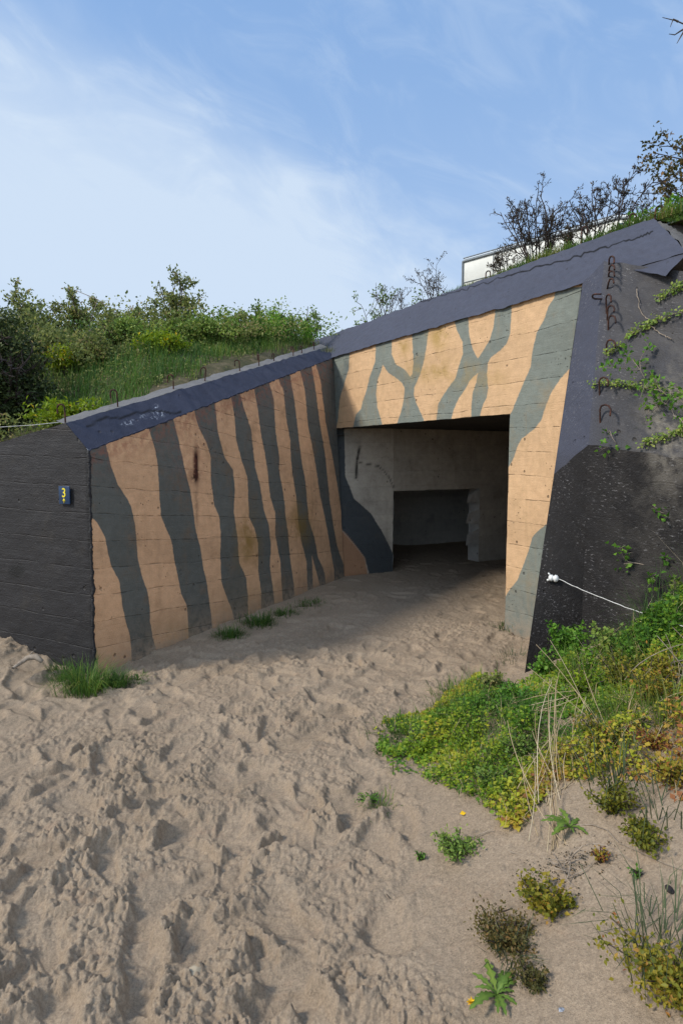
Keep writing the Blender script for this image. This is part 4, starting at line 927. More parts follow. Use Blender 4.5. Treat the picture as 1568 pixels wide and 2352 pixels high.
Fq = np.stack([i + j, i + j2, i + ns + j2, i + ns + j], -1).reshape(-1, 4)
mesh_np('body', [(V, Fq), (V[:0], Fq[:0])][:1], M['white'], van)
mesh_np('rear_panel', [(V[:ns] - VX * .004, np.array([list(range(ns))]))], M['white'], van)
tr = [VP(-.02, -.012, HB - .10), VP(VL - .1, -.012, HB - .10), VP(VL + .18, .0, HB - .17), VP(VL + .42, .04, HB - .42), VP(VL + .62, .12, HB - .78)]
mesh_np('roof_trim', [tube(np.array(tr), .028, 6), tube(np.array([VP(0, -.005, HB - .02), VP(VL - .1, -.005, HB - .02)]), .016, 5)], M['trim'], van)
mesh_np('rear_pillar', [tube(np.array([VP(-.01, -.012, HB - .10), VP(-.01, -.012, .5)]), .03, 6)], M['trim'], van)
gw = np.array([VP(VL - .12, -.006, HB - .20), VP(VL - .12, -.006, HB - .62), VP(VL + .48, .055, HB - .80), VP(VL + .36, .035, HB - .44), VP(VL + .12, .004, HB - .24)])
mesh_np('cab_window', [(gw, np.array([[0, 1, 2, 3, 4]]))], M['glass'], van)
sw = np.array([VP(VL * .50, -.006, HB - .5), VP(VL * .50, -.006, HB - .95), VP(VL * .72, -.006, HB - .95), VP(VL * .72, -.006, HB - .5)])
mesh_np('side_window', [(sw, np.array([[0, 1, 2, 3]]))], M['glass'], van)
for k_ in (.22, .47, .78):
    mesh_np('panel_seam', [tube(np.array([VP(VL * k_, -.004, HB - .13), VP(VL * k_, -.004, .5)]), .009, 5)], M['trim'], van)
mesh_np('waist_rail', [tube(np.array([VP(.0, -.006, HB - .62), VP(VL - .15, -.006, HB - .62)]), .012, 5)], M['trim'], van)
mesh_np('bumper', [box(VP(-.06, Wv / 2, .62), .16, Wv + .02, .28, VX, VY)], M['bluegrey'], van)
for a in (.7, VL - .1):
    for s in (0.12, Wv - .12):
        q = VP(a, s, .32); ph = np.linspace(0, 2 * math.pi, 25)[:-1]; ring = [q + VX * .32 * math.cos(t) + np.array([0, 0, .32 * math.sin(t)]) for t in ph]
        V = np.array([x - VY * .1 for x in ring] + [x + VY * .1 for x in ring]); k = np.arange(24); Fw = np.stack([k, (k + 1) % 24, 24 + (k + 1) % 24, 24 + k], -1)
        mesh_np('wheel', [(V, Fw), (V[:24], np.array([list(range(24))])), (V[24:], np.array([list(range(24))]))], M['trim'], van)
o = mesh_np('terrace', [(np.array([vl + VX * a + VY * b for a, b in ((-4, -1), (9, -1), (9, 6), (-4, 6))]) * np.array([1, 1, 0]) + np.array([0, 0, 4.4]), np.array([[0, 1, 2, 3]]))], gsoil.m)
tag(o, 'level ground behind the bunker where the van is parked', None, None, 'structure')
#PART3
# ------------------------------------------------------------------ wires, rope, insulator
M['porcelain'] = plain('white_porcelain', (.72, .72, .70), .3, 8, .1, .5); M['ropem'] = plain('white_rope', (.62, .61, .58), .8, 60, .2)
ip = on_flank(1270, 1328, .02)
ins = thing('insulator', 'white porcelain insulator fixed to the black wall beside the entrance', 'insulator', None, tuple(ip))
ix = unit(on_flank(1286, 1330) - on_flank(1256, 1326))
def lathe(prof, ax, k=14):
    a = unit(np.cross(ax, [0, 0, 1.])); b = np.cross(ax, a); ph = np.arange(k) * 2 * math.pi / k
    V = np.array([ax * t + (a * math.cos(q) + b * math.sin(q)) * rr for t, rr in prof for q in ph]); n_ = len(prof)
    i = np.arange(n_ - 1)[:, None] * k; j = np.arange(k)[None]; j2 = (j + 1) % k
    return V, np.stack([i + j, i + j2, i + k + j2, i + k + j], -1).reshape(-1, 4)
mesh_np('body', [lathe([(-.032, .001), (-.032, .014), (-.022, .022), (-.008, .024), (-.003, .017), (.003, .017), (.008, .026), (.024, .024), (.032, .016), (.036, .009), (.036, .001)], ix)], M['porcelain'], ins, smooth=True)
mesh_np('clip', [lathe([(-.046, .001), (-.046, .008), (-.034, .008), (-.033, .001)], unit(ix + np.array([0, 0, .5])), 8), lathe([(-.050, .001), (-.050, .005), (-.03, .006), (-.03, .001)], unit(ix - np.array([0, 0, .9])), 8)], M['porcelain'], ins)
r0 = ip + ix * .036; r1 = at_Y(1568, 1438, 3.05); r2 = at_Y(1900, 1560, 2.5)
tt = np.linspace(0, 1, 22); rp = [r0 + (r1 - r0) * t - np.array([0, 0, .018]) * 4 * t * (1 - t) for t in tt] + [r1 + (r2 - r1) * t for t in (.3, .7, 1)]
rp = np.array(rp); rp[1:-1] += np.random.default_rng(3).normal(size=(len(rp) - 2, 3)) * .0012
tag(mesh_np('rope', [tube(rp, .0024, 6)], M['ropem'], smooth=True), 'thin white twisted rope running from the insulator to the right edge', 'rope')
wv = np.array([at_Y(-120, 990, 4.6), at_Y(0, 981, 4.62), at_Y(80, 976, 4.64), at_Y(152, 968, 4.66)])
tag(mesh_np('wire', [tube(wv, .0018, 5)], M['ropem'], smooth=True), 'thin pale wire stretched left from the corner hook above the black wall', 'wire')

# ------------------------------------------------------------------ bank vegetation
def bank_pts(poly, n, r):
    """n random points on the ground whose picture lies inside poly (pixels)"""
    pp = [on_ground(*q) for q in poly]; pp = np.array(pp); lo, hi = pp[:, :2].min(0) - .2, pp[:, :2].max(0) + .2
    out = []
    tot = 0
    while tot < n:
        x = r.uniform(lo[0], hi[0], n * 2); y = r.uniform(lo[1], hi[1], n * 2); z = ground0(x, y); P_ = np.stack([x, y, z], -1)
        px = proj(P_); s = sdf(px, poly); k = (s + 40 * fbm(x * 3.5, y * 3.5, 3, 33)) > 0
        out.append(np.concatenate([P_[k], s[k][:, None]], 1)); tot += k.sum()
        if len(out) > 12: break
    o = np.concatenate(out)[:n]; return o[:, :3], o[:, 3]
cover_poly = [(885, 1650), (960, 1640), (1010, 1615), (1060, 1580), (1100, 1560), (1170, 1560), (1200, 1565), (1300, 1530), (1400, 1520), (1480, 1460), (1560, 1380), (1700, 1330), (1760, 1700), (1640, 1860), (1568, 1850), (1480, 1810), (1390, 1790), (1290, 1790), (1210, 1860), (1180, 1885), (1110, 1850), (1050, 1815), (960, 1780), (900, 1790), (870, 1740)]
r = np.random.default_rng(50)
n = 52000
P_, sd_ = bank_pts(cover_poly, n, r); n = len(P_); px = proj(P_)
clump = fbm(P_[:, 0] * 3.8, P_[:, 1] * 3.8, 3, 61); hgt = (.018 + .135 * sst(-.3, .5, clump)) * (.35 + .65 * sst(-10, 60, sd_)) * (1 + 1.1 * sst(1660, 1480, px[:, 1]))
up_ = r.uniform(0, 1, n) ** .55
dens = (vnoise(P_[:, 0] * 9, P_[:, 1] * 9, 67) > .33) | (r.uniform(0, 1, n) < .16)
dry = sst(1330, 1560, px[:, 0]) * sst(1500, 1640, px[:, 1])
dens &= r.uniform(0, 1, n) > .55 * dry
P_, px, hgt, up_, clump, dry, sd_ = P_[dens], px[dens], hgt[dens], up_[dens], clump[dens], dry[dens], sd_[dens]; n = len(P_)
hue = .42 + .62 * fbm(P_[:, 0] * 2.6 + 9, P_[:, 1] * 2.6, 3, 71) - .25 * sst(1010, 900, px[:, 0]) + .20 * sst(1760, 1850, px[:, 1]) + .24 * dry - .22 * gauss(px, 1120, 1640, 130, 60) - .15 * gauss(px, 1300, 1480, 60, 40) + .10 * gauss(px, 1000, 1740, 90, 50)
hue = np.clip(hue + r.normal(0, .13, n) + .12 * (up_ - .5), 0, 1)
sz = r.uniform(.008, .024, n) * (.7 + .6 * vnoise(P_[:, 0] * 6, P_[:, 1] * 6, 68)) * (1 + .45 * sst(1700, 1450, px[:, 1]))
Q = P_ + np.array([0, 0, 1]) * (hgt * up_)[:, None]
lv = leaves(Q, randdir(n, r) * np.array([1, 1, .4]), randdir(n, r) * .5 + np.array([-.15, -.2, 1]), sz, sz * .85, .12)
o = mesh_np('ground_cover', [lv], M['cover'], attrs={'tint': np.repeat(hue, 4)}); tag(o, 'green and yellow leafy ground cover spreading over the sand bank', None, None, 'stuff')
m = 3600; k = r.integers(0, n, m); kk = r.uniform(0, 1, m) < .25 + .75 * np.clip(dry[k] + gauss(px[k], 1260, 1680, 130, 90), 0, 1); k = k[kk]; m = len(k)
gb = blades(P_[k], hgt[k] * r.uniform(.6, 1.8, m) + .05, .0028, r.uniform(.4, 1.5, m), r=r)
o = mesh_np('dead_grass', [gb], M['straw'], attrs={'tint': np.repeat(np.clip(r.normal(.4, .3, m), 0, 1), 5)}); tag(o, 'dead straw litter woven through the ground cover on the bank', None, None, 'stuff')
m = 9000; k = r.integers(0, n, m)
gb = blades(P_[k], hgt[k] * r.uniform(.8, 2.0, m) + .01, .0035, r.uniform(.1, 1.1, m), r=r)
o = mesh_np('cover_grass', [gb], M['grass'], attrs={'tint': np.repeat(np.clip(hue[k] * .9 + .1 + r.normal(0, .12, m), 0, 1), 5)}); tag(o, 'thin grass mixed into the ground cover on the bank', None, None, 'stuff')

def stalks(o, roots, ends, r, rad=.0022, sag=.12, mat='straw', name='stalks', n=7):
    parts = []
    base = np.array(o.location)
    for a, b in zip(roots, ends):
        t = np.linspace(0, 1, n)[:, None]; mid = r.normal(size=3) * np.linalg.norm(b - a) * sag
        p = a + (b - a) * t + mid * 4 * t * (1 - t) * .5
        parts.append(tube(p - base, np.linspace(rad, rad * .5, n), 4))
    nv_ = sum(len(p[0]) for p in parts)
    return mesh_np(name, parts, M[mat], o, attrs={'tint': np.concatenate([np.full(len(p[0]), np.clip(r.normal(.5, .25), 0, 1)) for p in parts])})
# dry grass stalks leaning over the cover
r = np.random.default_rng(51)
g0 = on_ground(1268, 1830); o = thing('dry_grass', 'tall clump of dry straw coloured stalks fanning over the green cover', 'dry grass', None, tuple(g0))
ends = [at_Y(x, y, g0[1] + dy) for x, y, dy in [(1278, 1560, .35), (1305, 1600, .3), (1330, 1590, .3), (1262, 1680, .2), (1290, 1690, .2), (1310, 1650, .3), (1338, 1700, .2), (1350, 1650, .3), (1225, 1690, .2), (1296, 1620, .25), (1320, 1720, .15), (1285, 1750, .1), (1345, 1600, .3), (1265, 1600, .3), (1370, 1640, .3), (1240, 1790, 0)]]
ends = ends + [e + r.normal(size=3) * np.array([.07, .08, .05]) for e in ends]
stalks(o, [g0 + np.array([r.normal() * .05, r.normal() * .04, -.01]) for _ in ends], ends, r, .0021)
for (sx, sy), es, lb in [((1390, 1700), [(1230, 1480), (1262, 1470), (1300, 1560), (1340, 1540), (1210, 1530)], 'few long dry stalks crossing in front of the black wall'),
                         ((1180, 1640), [(1300, 1650), (1330, 1640), (1090, 1660), (1060, 1700), (1210, 1600), (1290, 1680)], 'flat scatter of pale straw lying on the cover near the entrance'),
                         ((1262, 1950), [(1210, 1780), (1195, 1800), (1268, 1820), (1255, 1850), (1280, 1840)], 'long bare stems curving down the sand below the straw clump'),
                         ((1500, 1660), [(1420, 1640), (1400, 1620), (1560, 1560), (1568, 1640), (1460, 1560), (1430, 1690)], 'dry stalks tangled among the reddish plants at the right edge')]:
    g0 = on_ground(sx, sy); o = thing('dry_grass', lb, 'dry grass', None, tuple(g0))
    e_ = []
    for x, y in es * 2:
        e = on_ground(x + r.normal() * 10, y + r.normal() * 8); e[2] += .05 + .05 * r.uniform(); e_.append(e)
    if sy < 1710 and sx == 1390: e_ = [at_Y(x, y, g0[1] + .25) for x, y in es]
    stalks(o, [g0 + np.array([r.normal() * .04, r.normal() * .04, .01]) for _ in e_], e_, r, .002, .08)

def weed(name, label, cat, px, py, rad, ht, mat, n, ll, lw, seed, group=None, mean=.5, sd=.25, nst=14, base=None, stemmat='wood'):
    r = np.random.default_rng(seed); g0 = on_ground(px, py) if base is None else base
    o = thing(name, label, cat, group, tuple(g0))
    st = []
    for k in range(nst):
        a = r.uniform(0, 6.28); q = rad * r.uniform(0, 1) ** .6; e = np.array([math.cos(a) * q, math.sin(a) * q, ht * r.uniform(.45, 1.05)])
        st.append(np.array([[0, 0, -.02], e * np.array([.45, .45, .6]), e]))
    gz = lambda P_: ground0(P_[:, 0] + g0[0], P_[:, 1] + g0[1]) - g0[2] if base is None else P_[:, 0] * 0 - 1
    mesh_np('stem', [tube(q, .0022, 4) for q in st], M[stemmat], o)
    k = r.integers(0, nst, n); u = r.uniform(.3, 1.05, n)
    A = np.array(st); P_ = np.where((u < .5)[:, None], A[k, 0] + (A[k, 1] - A[k, 0]) * (u / .5)[:, None], A[k, 1] + (A[k, 2] - A[k, 1]) * ((u - .5) / .5)[:, None]) + r.normal(size=(n, 3)) * rad * .13
    P_[:, 2] = np.maximum(P_[:, 2], gz(P_) + .004); s = r.uniform(.6, 1.2, n)
    mesh_np('foliage', [leaves(P_, randdir(n, r) + np.array([0, 0, .25]), randdir(n, r) * .6 + np.array([0, -.2, .9]), ll * s, lw * s, .15)], M[mat], o, attrs={'tint': tint_for(n, 4, r, mean, sd)})
    return o
GWD = 'small weeds scattered over the sand bank'
W = [
 ('low_weed', 'low dark green weed on bare sand left of the dry roots', 1050, 1962, .09, .06, 'leaf_green', 800, .016, .008, .55),
 ('yellow_weed', 'yellow green tufted plant standing at the lower right edge of the cover', 1400, 1868, .09, .12, 'leaf_yellow', 800, .018, .009, .25),
 ('yellow_weed', 'yellow green plant in the sand right of the dandelion by the roots', 1478, 1945, .085, .07, 'leaf_yellow', 700, .017, .010, .22),
 ('yellow_weed', 'yellowish rounded plant in the middle of the bare sand bank', 1252, 2090, .09, .075, 'leaf_yellow', 800, .018, .012, .42),
 ('mossy_weed', 'mossy brown and green clump below the yellowish rounded plant', 1165, 2175, .12, .06, 'leaf_brown', 1900, .013, .006, .5),
 ('mossy_weed', 'mossy green clump beside the dandelion in the lower right', 1215, 2265, .06, .045, 'leaf_brown', 600, .013, .006, .3),
 ('red_weed', 'tiny reddish weed right of the dry roots', 1378, 1978, .03, .035, 'leaf_yellow', 160, .012, .008, .85),
 ('sprout', 'tiny green sprout on the sand left of the low dark weed', 965, 1975, .02, .03, 'leaf_vivid', 60, .014, .008, .6),
 ('sprout', 'tiny green sprout near the right edge above the dark pebble', 1460, 2018, .02, .03, 'leaf_vivid', 60, .013, .007, .6),
 ('yellow_weed', 'yellow leaved plants crowding the lower right corner under the grass', 1540, 2270, .17, .09, 'leaf_yellow', 2200, .015, .009, .45),
 ('yellow_weed', 'orange tinged plant at the right edge below the bank cover', 1540, 1800, .10, .10, 'leaf_yellow', 800, .016, .009, .6),
 ('red_weed', 'russet weed mat on the bank near the right edge', 1500, 1715, .11, .06, 'leaf_yellow', 800, .014, .008, .85),
 ('yellow_weed', 'golden plant against the dead stems at the right edge', 1530, 1575, .12, .14, 'leaf_yellow', 900, .018, .010, .5),
 ('low_weed', 'pale green weed at the sandy left tip of the cover', 845, 1845, .055, .035, 'leaf_vivid', 330, .016, .006, .6),
]
for i, (nm, lb, px_, py_, rd, ht, mt, n_, ll, lw, mn) in enumerate(W):
    weed(nm, lb, 'weed', px_, py_, rd, ht, mt, n_, ll, lw, 400 + i, GWD, mn, .2, 18)
# bright bushes at the foot of the flank
for i, (px_, py_, rd, ht, mt, n_, lb) in enumerate([(1300, 1530, .14, .26, 'leaf_vivid', 1500, 'bright green round leaved bush at the foot of the black wall'), (1395, 1520, .10, .20, 'leaf_green', 700, 'smaller green bush right of the bright one below the rope'), (1242, 1560, .07, .17, 'leaf_vivid', 420, 'thin green plant at the left foot of the black wall'), (1130, 1590, .09, .11, 'leaf_olive', 420, 'grey green flowering weed on the sand before the entrance')]):
    weed('leafy_weed', lb, 'weed', px_, py_, rd, ht, mt, n_, .028, .022, 440 + i, None, .6, .22, 22)

for i, (px_, py_, rd, ht, mt, n_, mn, lb) in enumerate([
    (1452, 1520, .12, .13, 'leaf_vivid', 800, .7, 'light green leafy plant rising under the rope against the black wall'),
    (1530, 1490, .12, .15, 'leaf_vivid', 700, .75, 'bright green plant at the right edge below the point where the rope leaves'),
    (1420, 1580, .14, .16, 'leaf_yellow', 900, .25, 'spreading yellow green plant on the bank behind the straw clump'),
    (1490, 1620, .13, .16, 'leaf_yellow', 800, .5, 'ochre leaved plant on the bank left of the dead stems'),
    (1330, 1600, .12, .13, 'leaf_lime', 700, .35, 'lime green plant on the bank just above the fanning straw'),
    (1190, 1620, .11, .10, 'leaf_vivid', 600, .5, 'fresh green clump at the toe of the black buttress'),
    (1080, 1720, .12, .09, 'leaf_lime', 700, .3, 'yellow green hummock in the middle of the ground cover'),
    (1130, 1820, .09, .10, 'leaf_green', 600, .5, 'dark leafy clump at the lower tip of the ground cover'),
    (1200, 1740, .11, .10, 'leaf_green', 600, .4, 'green leafy clump left of the straw roots'),
    (980, 1730, .10, .07, 'leaf_lime', 600, .35, 'yellowish hummock near the left tip of the ground cover'),
    (1380, 1720, .12, .12, 'leaf_yellow', 700, .4, 'bushy yellow plant right of the straw clump')]):
    weed('cover_plant', lb, 'plant', px_, py_, rd, ht, mt, n_, .024 if mt == 'leaf_vivid' else .018, .016 if mt == 'leaf_vivid' else .011, 460 + i, 'taller plants in the ground cover', mn, .24, 22)

def tuft(label, p, n, h, rad, seed, mat='grass', mean=.4, w_=.005, group=None, cat='grass tuft', lean=(.15, 1.0)):
    r = np.random.default_rng(seed); o = thing('grass_tuft', label, cat, group, tuple(p))
    q = r.normal(size=(n, 3)) * rad * np.array([.5, .5, 0]); a = np.arctan2(q[:, 1], q[:, 0]) + r.normal(0, .5, n); q[:, 2] = -.01
    mesh_np('blades', [blades(q, h * r.uniform(.5, 1.15, n), w_, r.uniform(*lean, n), a, 1.1, r)], M[mat], o, attrs={'tint': tint_for(n, 5, r, mean, .22)}); return o
GT = 'grass tufts along the foot of the striped wall'
for i, (px_, py_, h, rd, n_, lb) in enumerate([(200, 1575, .17, .12, 260, 'biggest grass tuft at the corner below the number sign'), (155, 1545, .09, .11, 160, 'low grass left of the biggest tuft at the corner'), (270, 1572, .09, .08, 160, 'dark weedy tuft under the first orange stripe'), (318, 1562, .05, .06, 80, 'tiny tuft under the first grey stripe'), (528, 1462, .09, .11, 200, 'leafy tuft under the middle of the striped wall'), (596, 1432, .09, .13, 240, 'dark tuft right of the leafy one under the striped wall'), (652, 1408, .06, .12, 160, 'flat tuft near the inner end of the striped wall'), (712, 1388, .05, .16, 160, 'innermost thin tuft along the striped wall')]):
    p = at_z(px_, py_, .01 if px_ > 250 else .03); p[2] = zg(p[0], p[1]); tuft(lb, p, int(n_ * 1.7), h * 1.45, rd * 1.15, 500 + i, 'grass', .28 if i else .42, .005, GT)
p = at_z(1172, 1447); tuft('dark green tuft at the foot of the right jamb', p, 220, .11, .12, 520, 'grass', .2)
p = at_z(1180, 1520); tuft('sparse grey green tuft left of the black buttress', p, 110, .13, .16, 521, 'grass_blue', .4, .004)
p = on_ground(945, 1690); tuft('lush green grass at the left tip of the ground cover', p, 420, .09, .20, 522, 'grass', .30, .006)
p = on_ground(1060, 1600); tuft('grass at the upper edge of the ground cover before the entrance', p, 260, .10, .20, 523, 'grass', .35)
p = on_ground(1500, 2190); tuft('long grey green grass arching over the sand at the lower right', p, 80, .25, .12, 524, 'grass_blue', .4, .0032, None, 'grass tuft', (.5, 1.2))
p = on_ground(1550, 2150); tuft('upright grass blades at the lower right edge', p, 60, .20, .10, 525, 'grass_blue', .45, .003, None, 'grass tuft', (.2, .9))
p = on_ground(1420, 1800); tuft('broad grey green blades spreading right of the straw clump', p, 44, .28, .12, 526, 'grass_blue', .3, .005, None, 'grass tuft', (.4, 1.2))
p = on_ground(1530, 1860); tuft('long grass blades leaning at the right edge below the cover', p, 46, .24, .14, 527, 'grass_blue', .4, .004, None, 'grass tuft', (.3, 1.1))
p = on_ground(870, 1850); tuft('small pale tuft on trodden sand left of the cover', p, 80, .06, .09, 528, 'grass', .6, .004)
p = on_ground(1170, 2205); tuft('thin olive blades growing out of the mossy clump', p, 40, .12, .06, 529, 'grass_blue', .3, .004)
for i_, (px_, py_, h_, rd_, lb_) in enumerate([(1485, 1545, .24, .16, 'wispy light green grass below the rope near the right edge'), (1545, 1640, .22, .15, 'wispy pale grass between the golden plant and the dead stems'), (1440, 1650, .20, .15, 'wispy grass standing behind the fanning straw'), (1340, 1560, .20, .12, 'thin light green grass in front of the black wall')]):
    tuft(lb_, on_ground(px_, py_), 170, h_, rd_, 540 + i_, 'grass', .68, .004)
p = on_ground(1555, 1330); tuft('grass clump by the rope at the right edge', p, 120, .22, .16, 530, 'grass', .6, .006)

p = at_Y(752, 806, 7.95); tuft('small dry grass tuft in the corner where the striped wall top meets the roof edge', p, 90, .10, .09, 531, 'grass_blue', .6, .004)
# dandelions: rosettes of toothed leaves
def rosette(label, px_, py_, n, L, seed, flowers=()):
    r = np.random.default_rng(seed); g0 = on_ground(px_, py_); o = thing('dandelion', label, 'dandelion', None, tuple(g0))
    for k in range(n):
        a = 2 * math.pi * k / n + r.normal() * .25; l = L * r.uniform(.55, 1.15); el = r.uniform(.35, 1.35); d = np.array([math.cos(a), math.sin(a), 0]); s = np.array([-d[1], d[0], 0])
        V = []; m = 11
        for q in range(m):
            t = q / (m - 1); w_ = (.16 * l * math.sin(math.pi * min(1, .08 + t * .92)) ** .8) * (1.0 if q % 2 else .45) * (.35 + .9 * t if t < .8 else 1.0)
            c = d * l * t * math.cos(el * (1 - .6 * t)) + np.array([0, 0, 1]) * (l * (math.sin(el) * t - .75 * t * t * math.sin(el)) + .006)
            V += [c + s * w_ + np.array([0, 0, .15 * w_]), c, c - s * w_ + np.array([0, 0, .15 * w_])]
        V = np.array(V); i = np.arange(m - 1)[:, None] * 3
        Fq = np.concatenate([i + np.array([[0, 1, 4, 3]]), i + np.array([[1, 2, 5, 4]])]); mesh_np('leaf', [(V, Fq)], M['leaf_green'], o, attrs={'tint': np.clip(np.tile([0, .28, 0], m) + r.normal(.25, .12) + r.normal(0, .05, len(V)), 0, 1)})
    for (fx, fy) in flowers:
        e = on_ground(fx, fy) + np.array([0, 0, .012]) - g0; f = mesh_np('flower', [leaves(np.tile(e, (34, 1)), randdir(34, r) * np.array([1, 1, .3]) + np.array([0, 0, .3]), np.tile([0, 0, 1.], (34, 1)), .014, .006)], M['flower'], o)
        mesh_np('stalk', [tube(np.array([[0, 0, 0], e * .5 + np.array([0, 0, .02]), e]), .0018, 5)], M['leaf_vivid'], o, attrs={'tint': np.full(15, .6)})
rosette('dandelion with toothed green leaves and a closed yellow flower near the bottom edge', 1140, 2290, 13, .105, 600, [(1082, 2312)])
rosette('dark green dandelion rosette just below the straw clump', 1305, 1905, 12, .10, 601)

# dry roots, twigs, leaf, pebbles
r = np.random.default_rng(52); g0 = on_ground(1300, 1995); o = thing('dead_roots', 'tangle of dead roots and dark crumbs on the sand below the dandelion', 'roots', None, tuple(g0))
stalks(o, [g0 + r.normal(size=3) * np.array([.03, .03, 0]) + np.array([0, 0, .01]) for _ in range(14)], [on_ground(1300 + r.normal() * 60, 1990 + r.normal() * 28) + np.array([0, 0, r.uniform(.005, .04)]) for _ in range(14)], r, .0022, .2, 'wood_grey', 'roots')
n = 260; q = r.normal(size=(n, 2)) * np.array([.085, .05]); P_ = np.stack([q[:, 0], q[:, 1], ground0(q[:, 0] + g0[0], q[:, 1] + g0[1]) - g0[2] + .003], -1)
mesh_np('crumbs', [leaves(P_, randdir(n, r), randdir(n, r), .009 * r.uniform(.5, 1.2, n), .006, .3)], M['bud'], o, attrs={'tint': tint_for(n, 4, r, .5, .3)})
def twig(label, pts, rad, mat='wood_dark'):
    q = np.array([on_ground(*p) + np.array([0, 0, .006]) for p in pts]); tag(mesh_np('twig', [tube(q, np.linspace(rad, rad * .5, len(q)), 5)], M[mat]), label, 'twig')
twig('thin dark twig on the trodden sand left of the mossy clump', [(875, 2040), (888, 2058), (896, 2068)], .0022)
twig('dry stalk with a dark seed head lying left of the dead roots', [(1062, 1938), (1090, 1924), (1120, 1912), (1132, 1908)], .0025, 'wood_grey')
twig('long pale stem curving across the sand near the right edge', [(1310, 1900), (1360, 1898), (1392, 1910), (1420, 1940), (1470, 1962), (1530, 1990), (1590, 2010)], .0024, 'wood_grey')
twig('short dead stick on the sand at the foot of the mossy clump', [(1100, 2270), (1135, 2278), (1180, 2292)], .002)
twig('dark sliver of wood near the crack in the bare sand', [(1135, 2100), (1160, 2096), (1176, 2090)], .003)
tw_ = np.array([at_z(30, 1535, .12), at_z(62, 1512, .15), at_z(84, 1508, .17), at_z(98, 1520, .13)]); tag(mesh_np('driftwood', [tube(tw_, [.01, .02, .024, .014], 7), tube(np.array([tw_[1], at_z(78, 1495, .2)]), [.009, .004], 5)], M['wood_grey'], smooth=True), 'stub of grey driftwood at the foot of the black wall', 'driftwood')
def pebble(name, label, cat, px_, py_, sx, sy, sz, mat, seed):
    r = np.random.default_rng(seed); bm = __import__('bmesh').new(); __import__('bmesh').ops.create_icosphere(bm, subdivisions=3, radius=1)
    for v in bm.verts:
        k = 1 + .18 * float(fbm(np.array([v.co.x * 1.3 + seed]), np.array([v.co.y * 1.3 + v.co.z]), 2, seed)[0]); v.co = Vector((v.co.x * sx * k, v.co.y * sy * k, v.co.z * sz * k))
    me = bpy.data.meshes.new(name); bm.to_mesh(me); bm.free(); me.materials.append(mat)
    for f in me.polygons: f.use_smooth = True
    o = bpy.data.objects.new(name, me); COL.objects.link(o); o.location = on_ground(px_, py_) + np.array([0, 0, sz * .35]); tag(o, label, cat); return o
M['stone'] = plain('sandstone', (.30, .25, .18), .9, 40, .25, .2); M['darkstone'] = plain('dark_stone', (.025, .02, .02), .8, 60, .3)
pebble('stone', 'rounded sandy stone half sunk in the footprints at the bottom', 'stone', 447, 2243, .030, .026, .022, M['stone'], 3)
pebble('pebble', 'dark oval pebble on the sand near the right edge', 'pebble', 1536, 2045, .010, .018, .010, M['darkstone'], 4)
pebble('pebble', 'pale pebble at the right edge beside the dark one', 'pebble', 1572, 2032, .014, .012, .010, M['stone'], 5)
ol = on_ground(1062, 1876); r = np.random.default_rng(8)
tag(mesh_np('fallen_leaf', [leaves(np.array([ol + np.array([-.012, 0, .012])]), np.array([[1., .2, .1]]), np.array([[0, -.5, .9]]), .028, .02, .2)], M['flower']), 'single orange leaf lying on the sand below the cover', 'leaf')
M['foil'] = plain('crumpled_foil', (.24, .26, .30), .6, 220, .6, .3)
pebble('foil_scrap', 'crumpled bluish foil scrap on the sand at the bottom right', 'litter', 1290, 2322, .010, .007, .005, M['foil'], 9)

# ------------------------------------------------------------------ vines on the flank and right edge
def vine(label, pts, n, seed, mat='leaf_green', spread=.015, mean=.7, ll=.022, off=.02):
    r = np.random.default_rng(seed); P0 = np.array([on_flank(x, y, 0) + FLN * off for x, y in pts]); o = thing('vine', label, 'vine', 'vines trailing over the sloping wall', tuple(P0[0]))
    q = P0 - P0[0]; t = np.linspace(0, len(q) - 1, 6 * len(q)); c = np.stack([np.interp(t, range(len(q)), q[:, k]) for k in range(3)], -1) + r.normal(size=(len(t), 3)) * .004
    mesh_np('stem', [tube(c, .0028, 5)], M['wood_grey'], o)
    if n:
        i = r.integers(0, len(c), n); P_ = c[i] + r.normal(size=(n, 3)) * spread + FLN * .008; s = r.uniform(.6, 1.2, n)
        mesh_np('foliage', [leaves(P_, randdir(n, r), randdir(n, r) * .6 + FLN + np.array([0, 0, .5]), ll * s, ll * .8 * s)], M[mat], o, attrs={'tint': tint_for(n, 4, r, mean, .22)})
    return o
vine('short leafy vine tip on the wall left of the dead tendril', [(1640, 690), (1535, 730), (1500, 745), (1470, 760), (1440, 778)], 240, 700)
vine('leafy vine strand high on the wall at the right edge', [(1650, 600), (1575, 655), (1545, 670), (1512, 692)], 200, 701)
vine('vine sprig growing through the lower hooks', [(1650, 900), (1530, 905), (1480, 890), (1440, 886), (1410, 884), (1362, 884)], 260, 702)
vine('vine sprig in the middle of the wall beside a single hook', [(1425, 795), (1410, 806), (1397, 816)], 70, 703)
vine('long leafy vine low on the sloping wall above the tar', [(1650, 960), (1580, 988), (1545, 1000), (1510, 1012), (1476, 1022)], 240, 704)
vine('bare dead tendril curving down the sloping wall', [(1462, 668), (1470, 710), (1495, 748), (1520, 770), (1545, 785)], 0, 705)
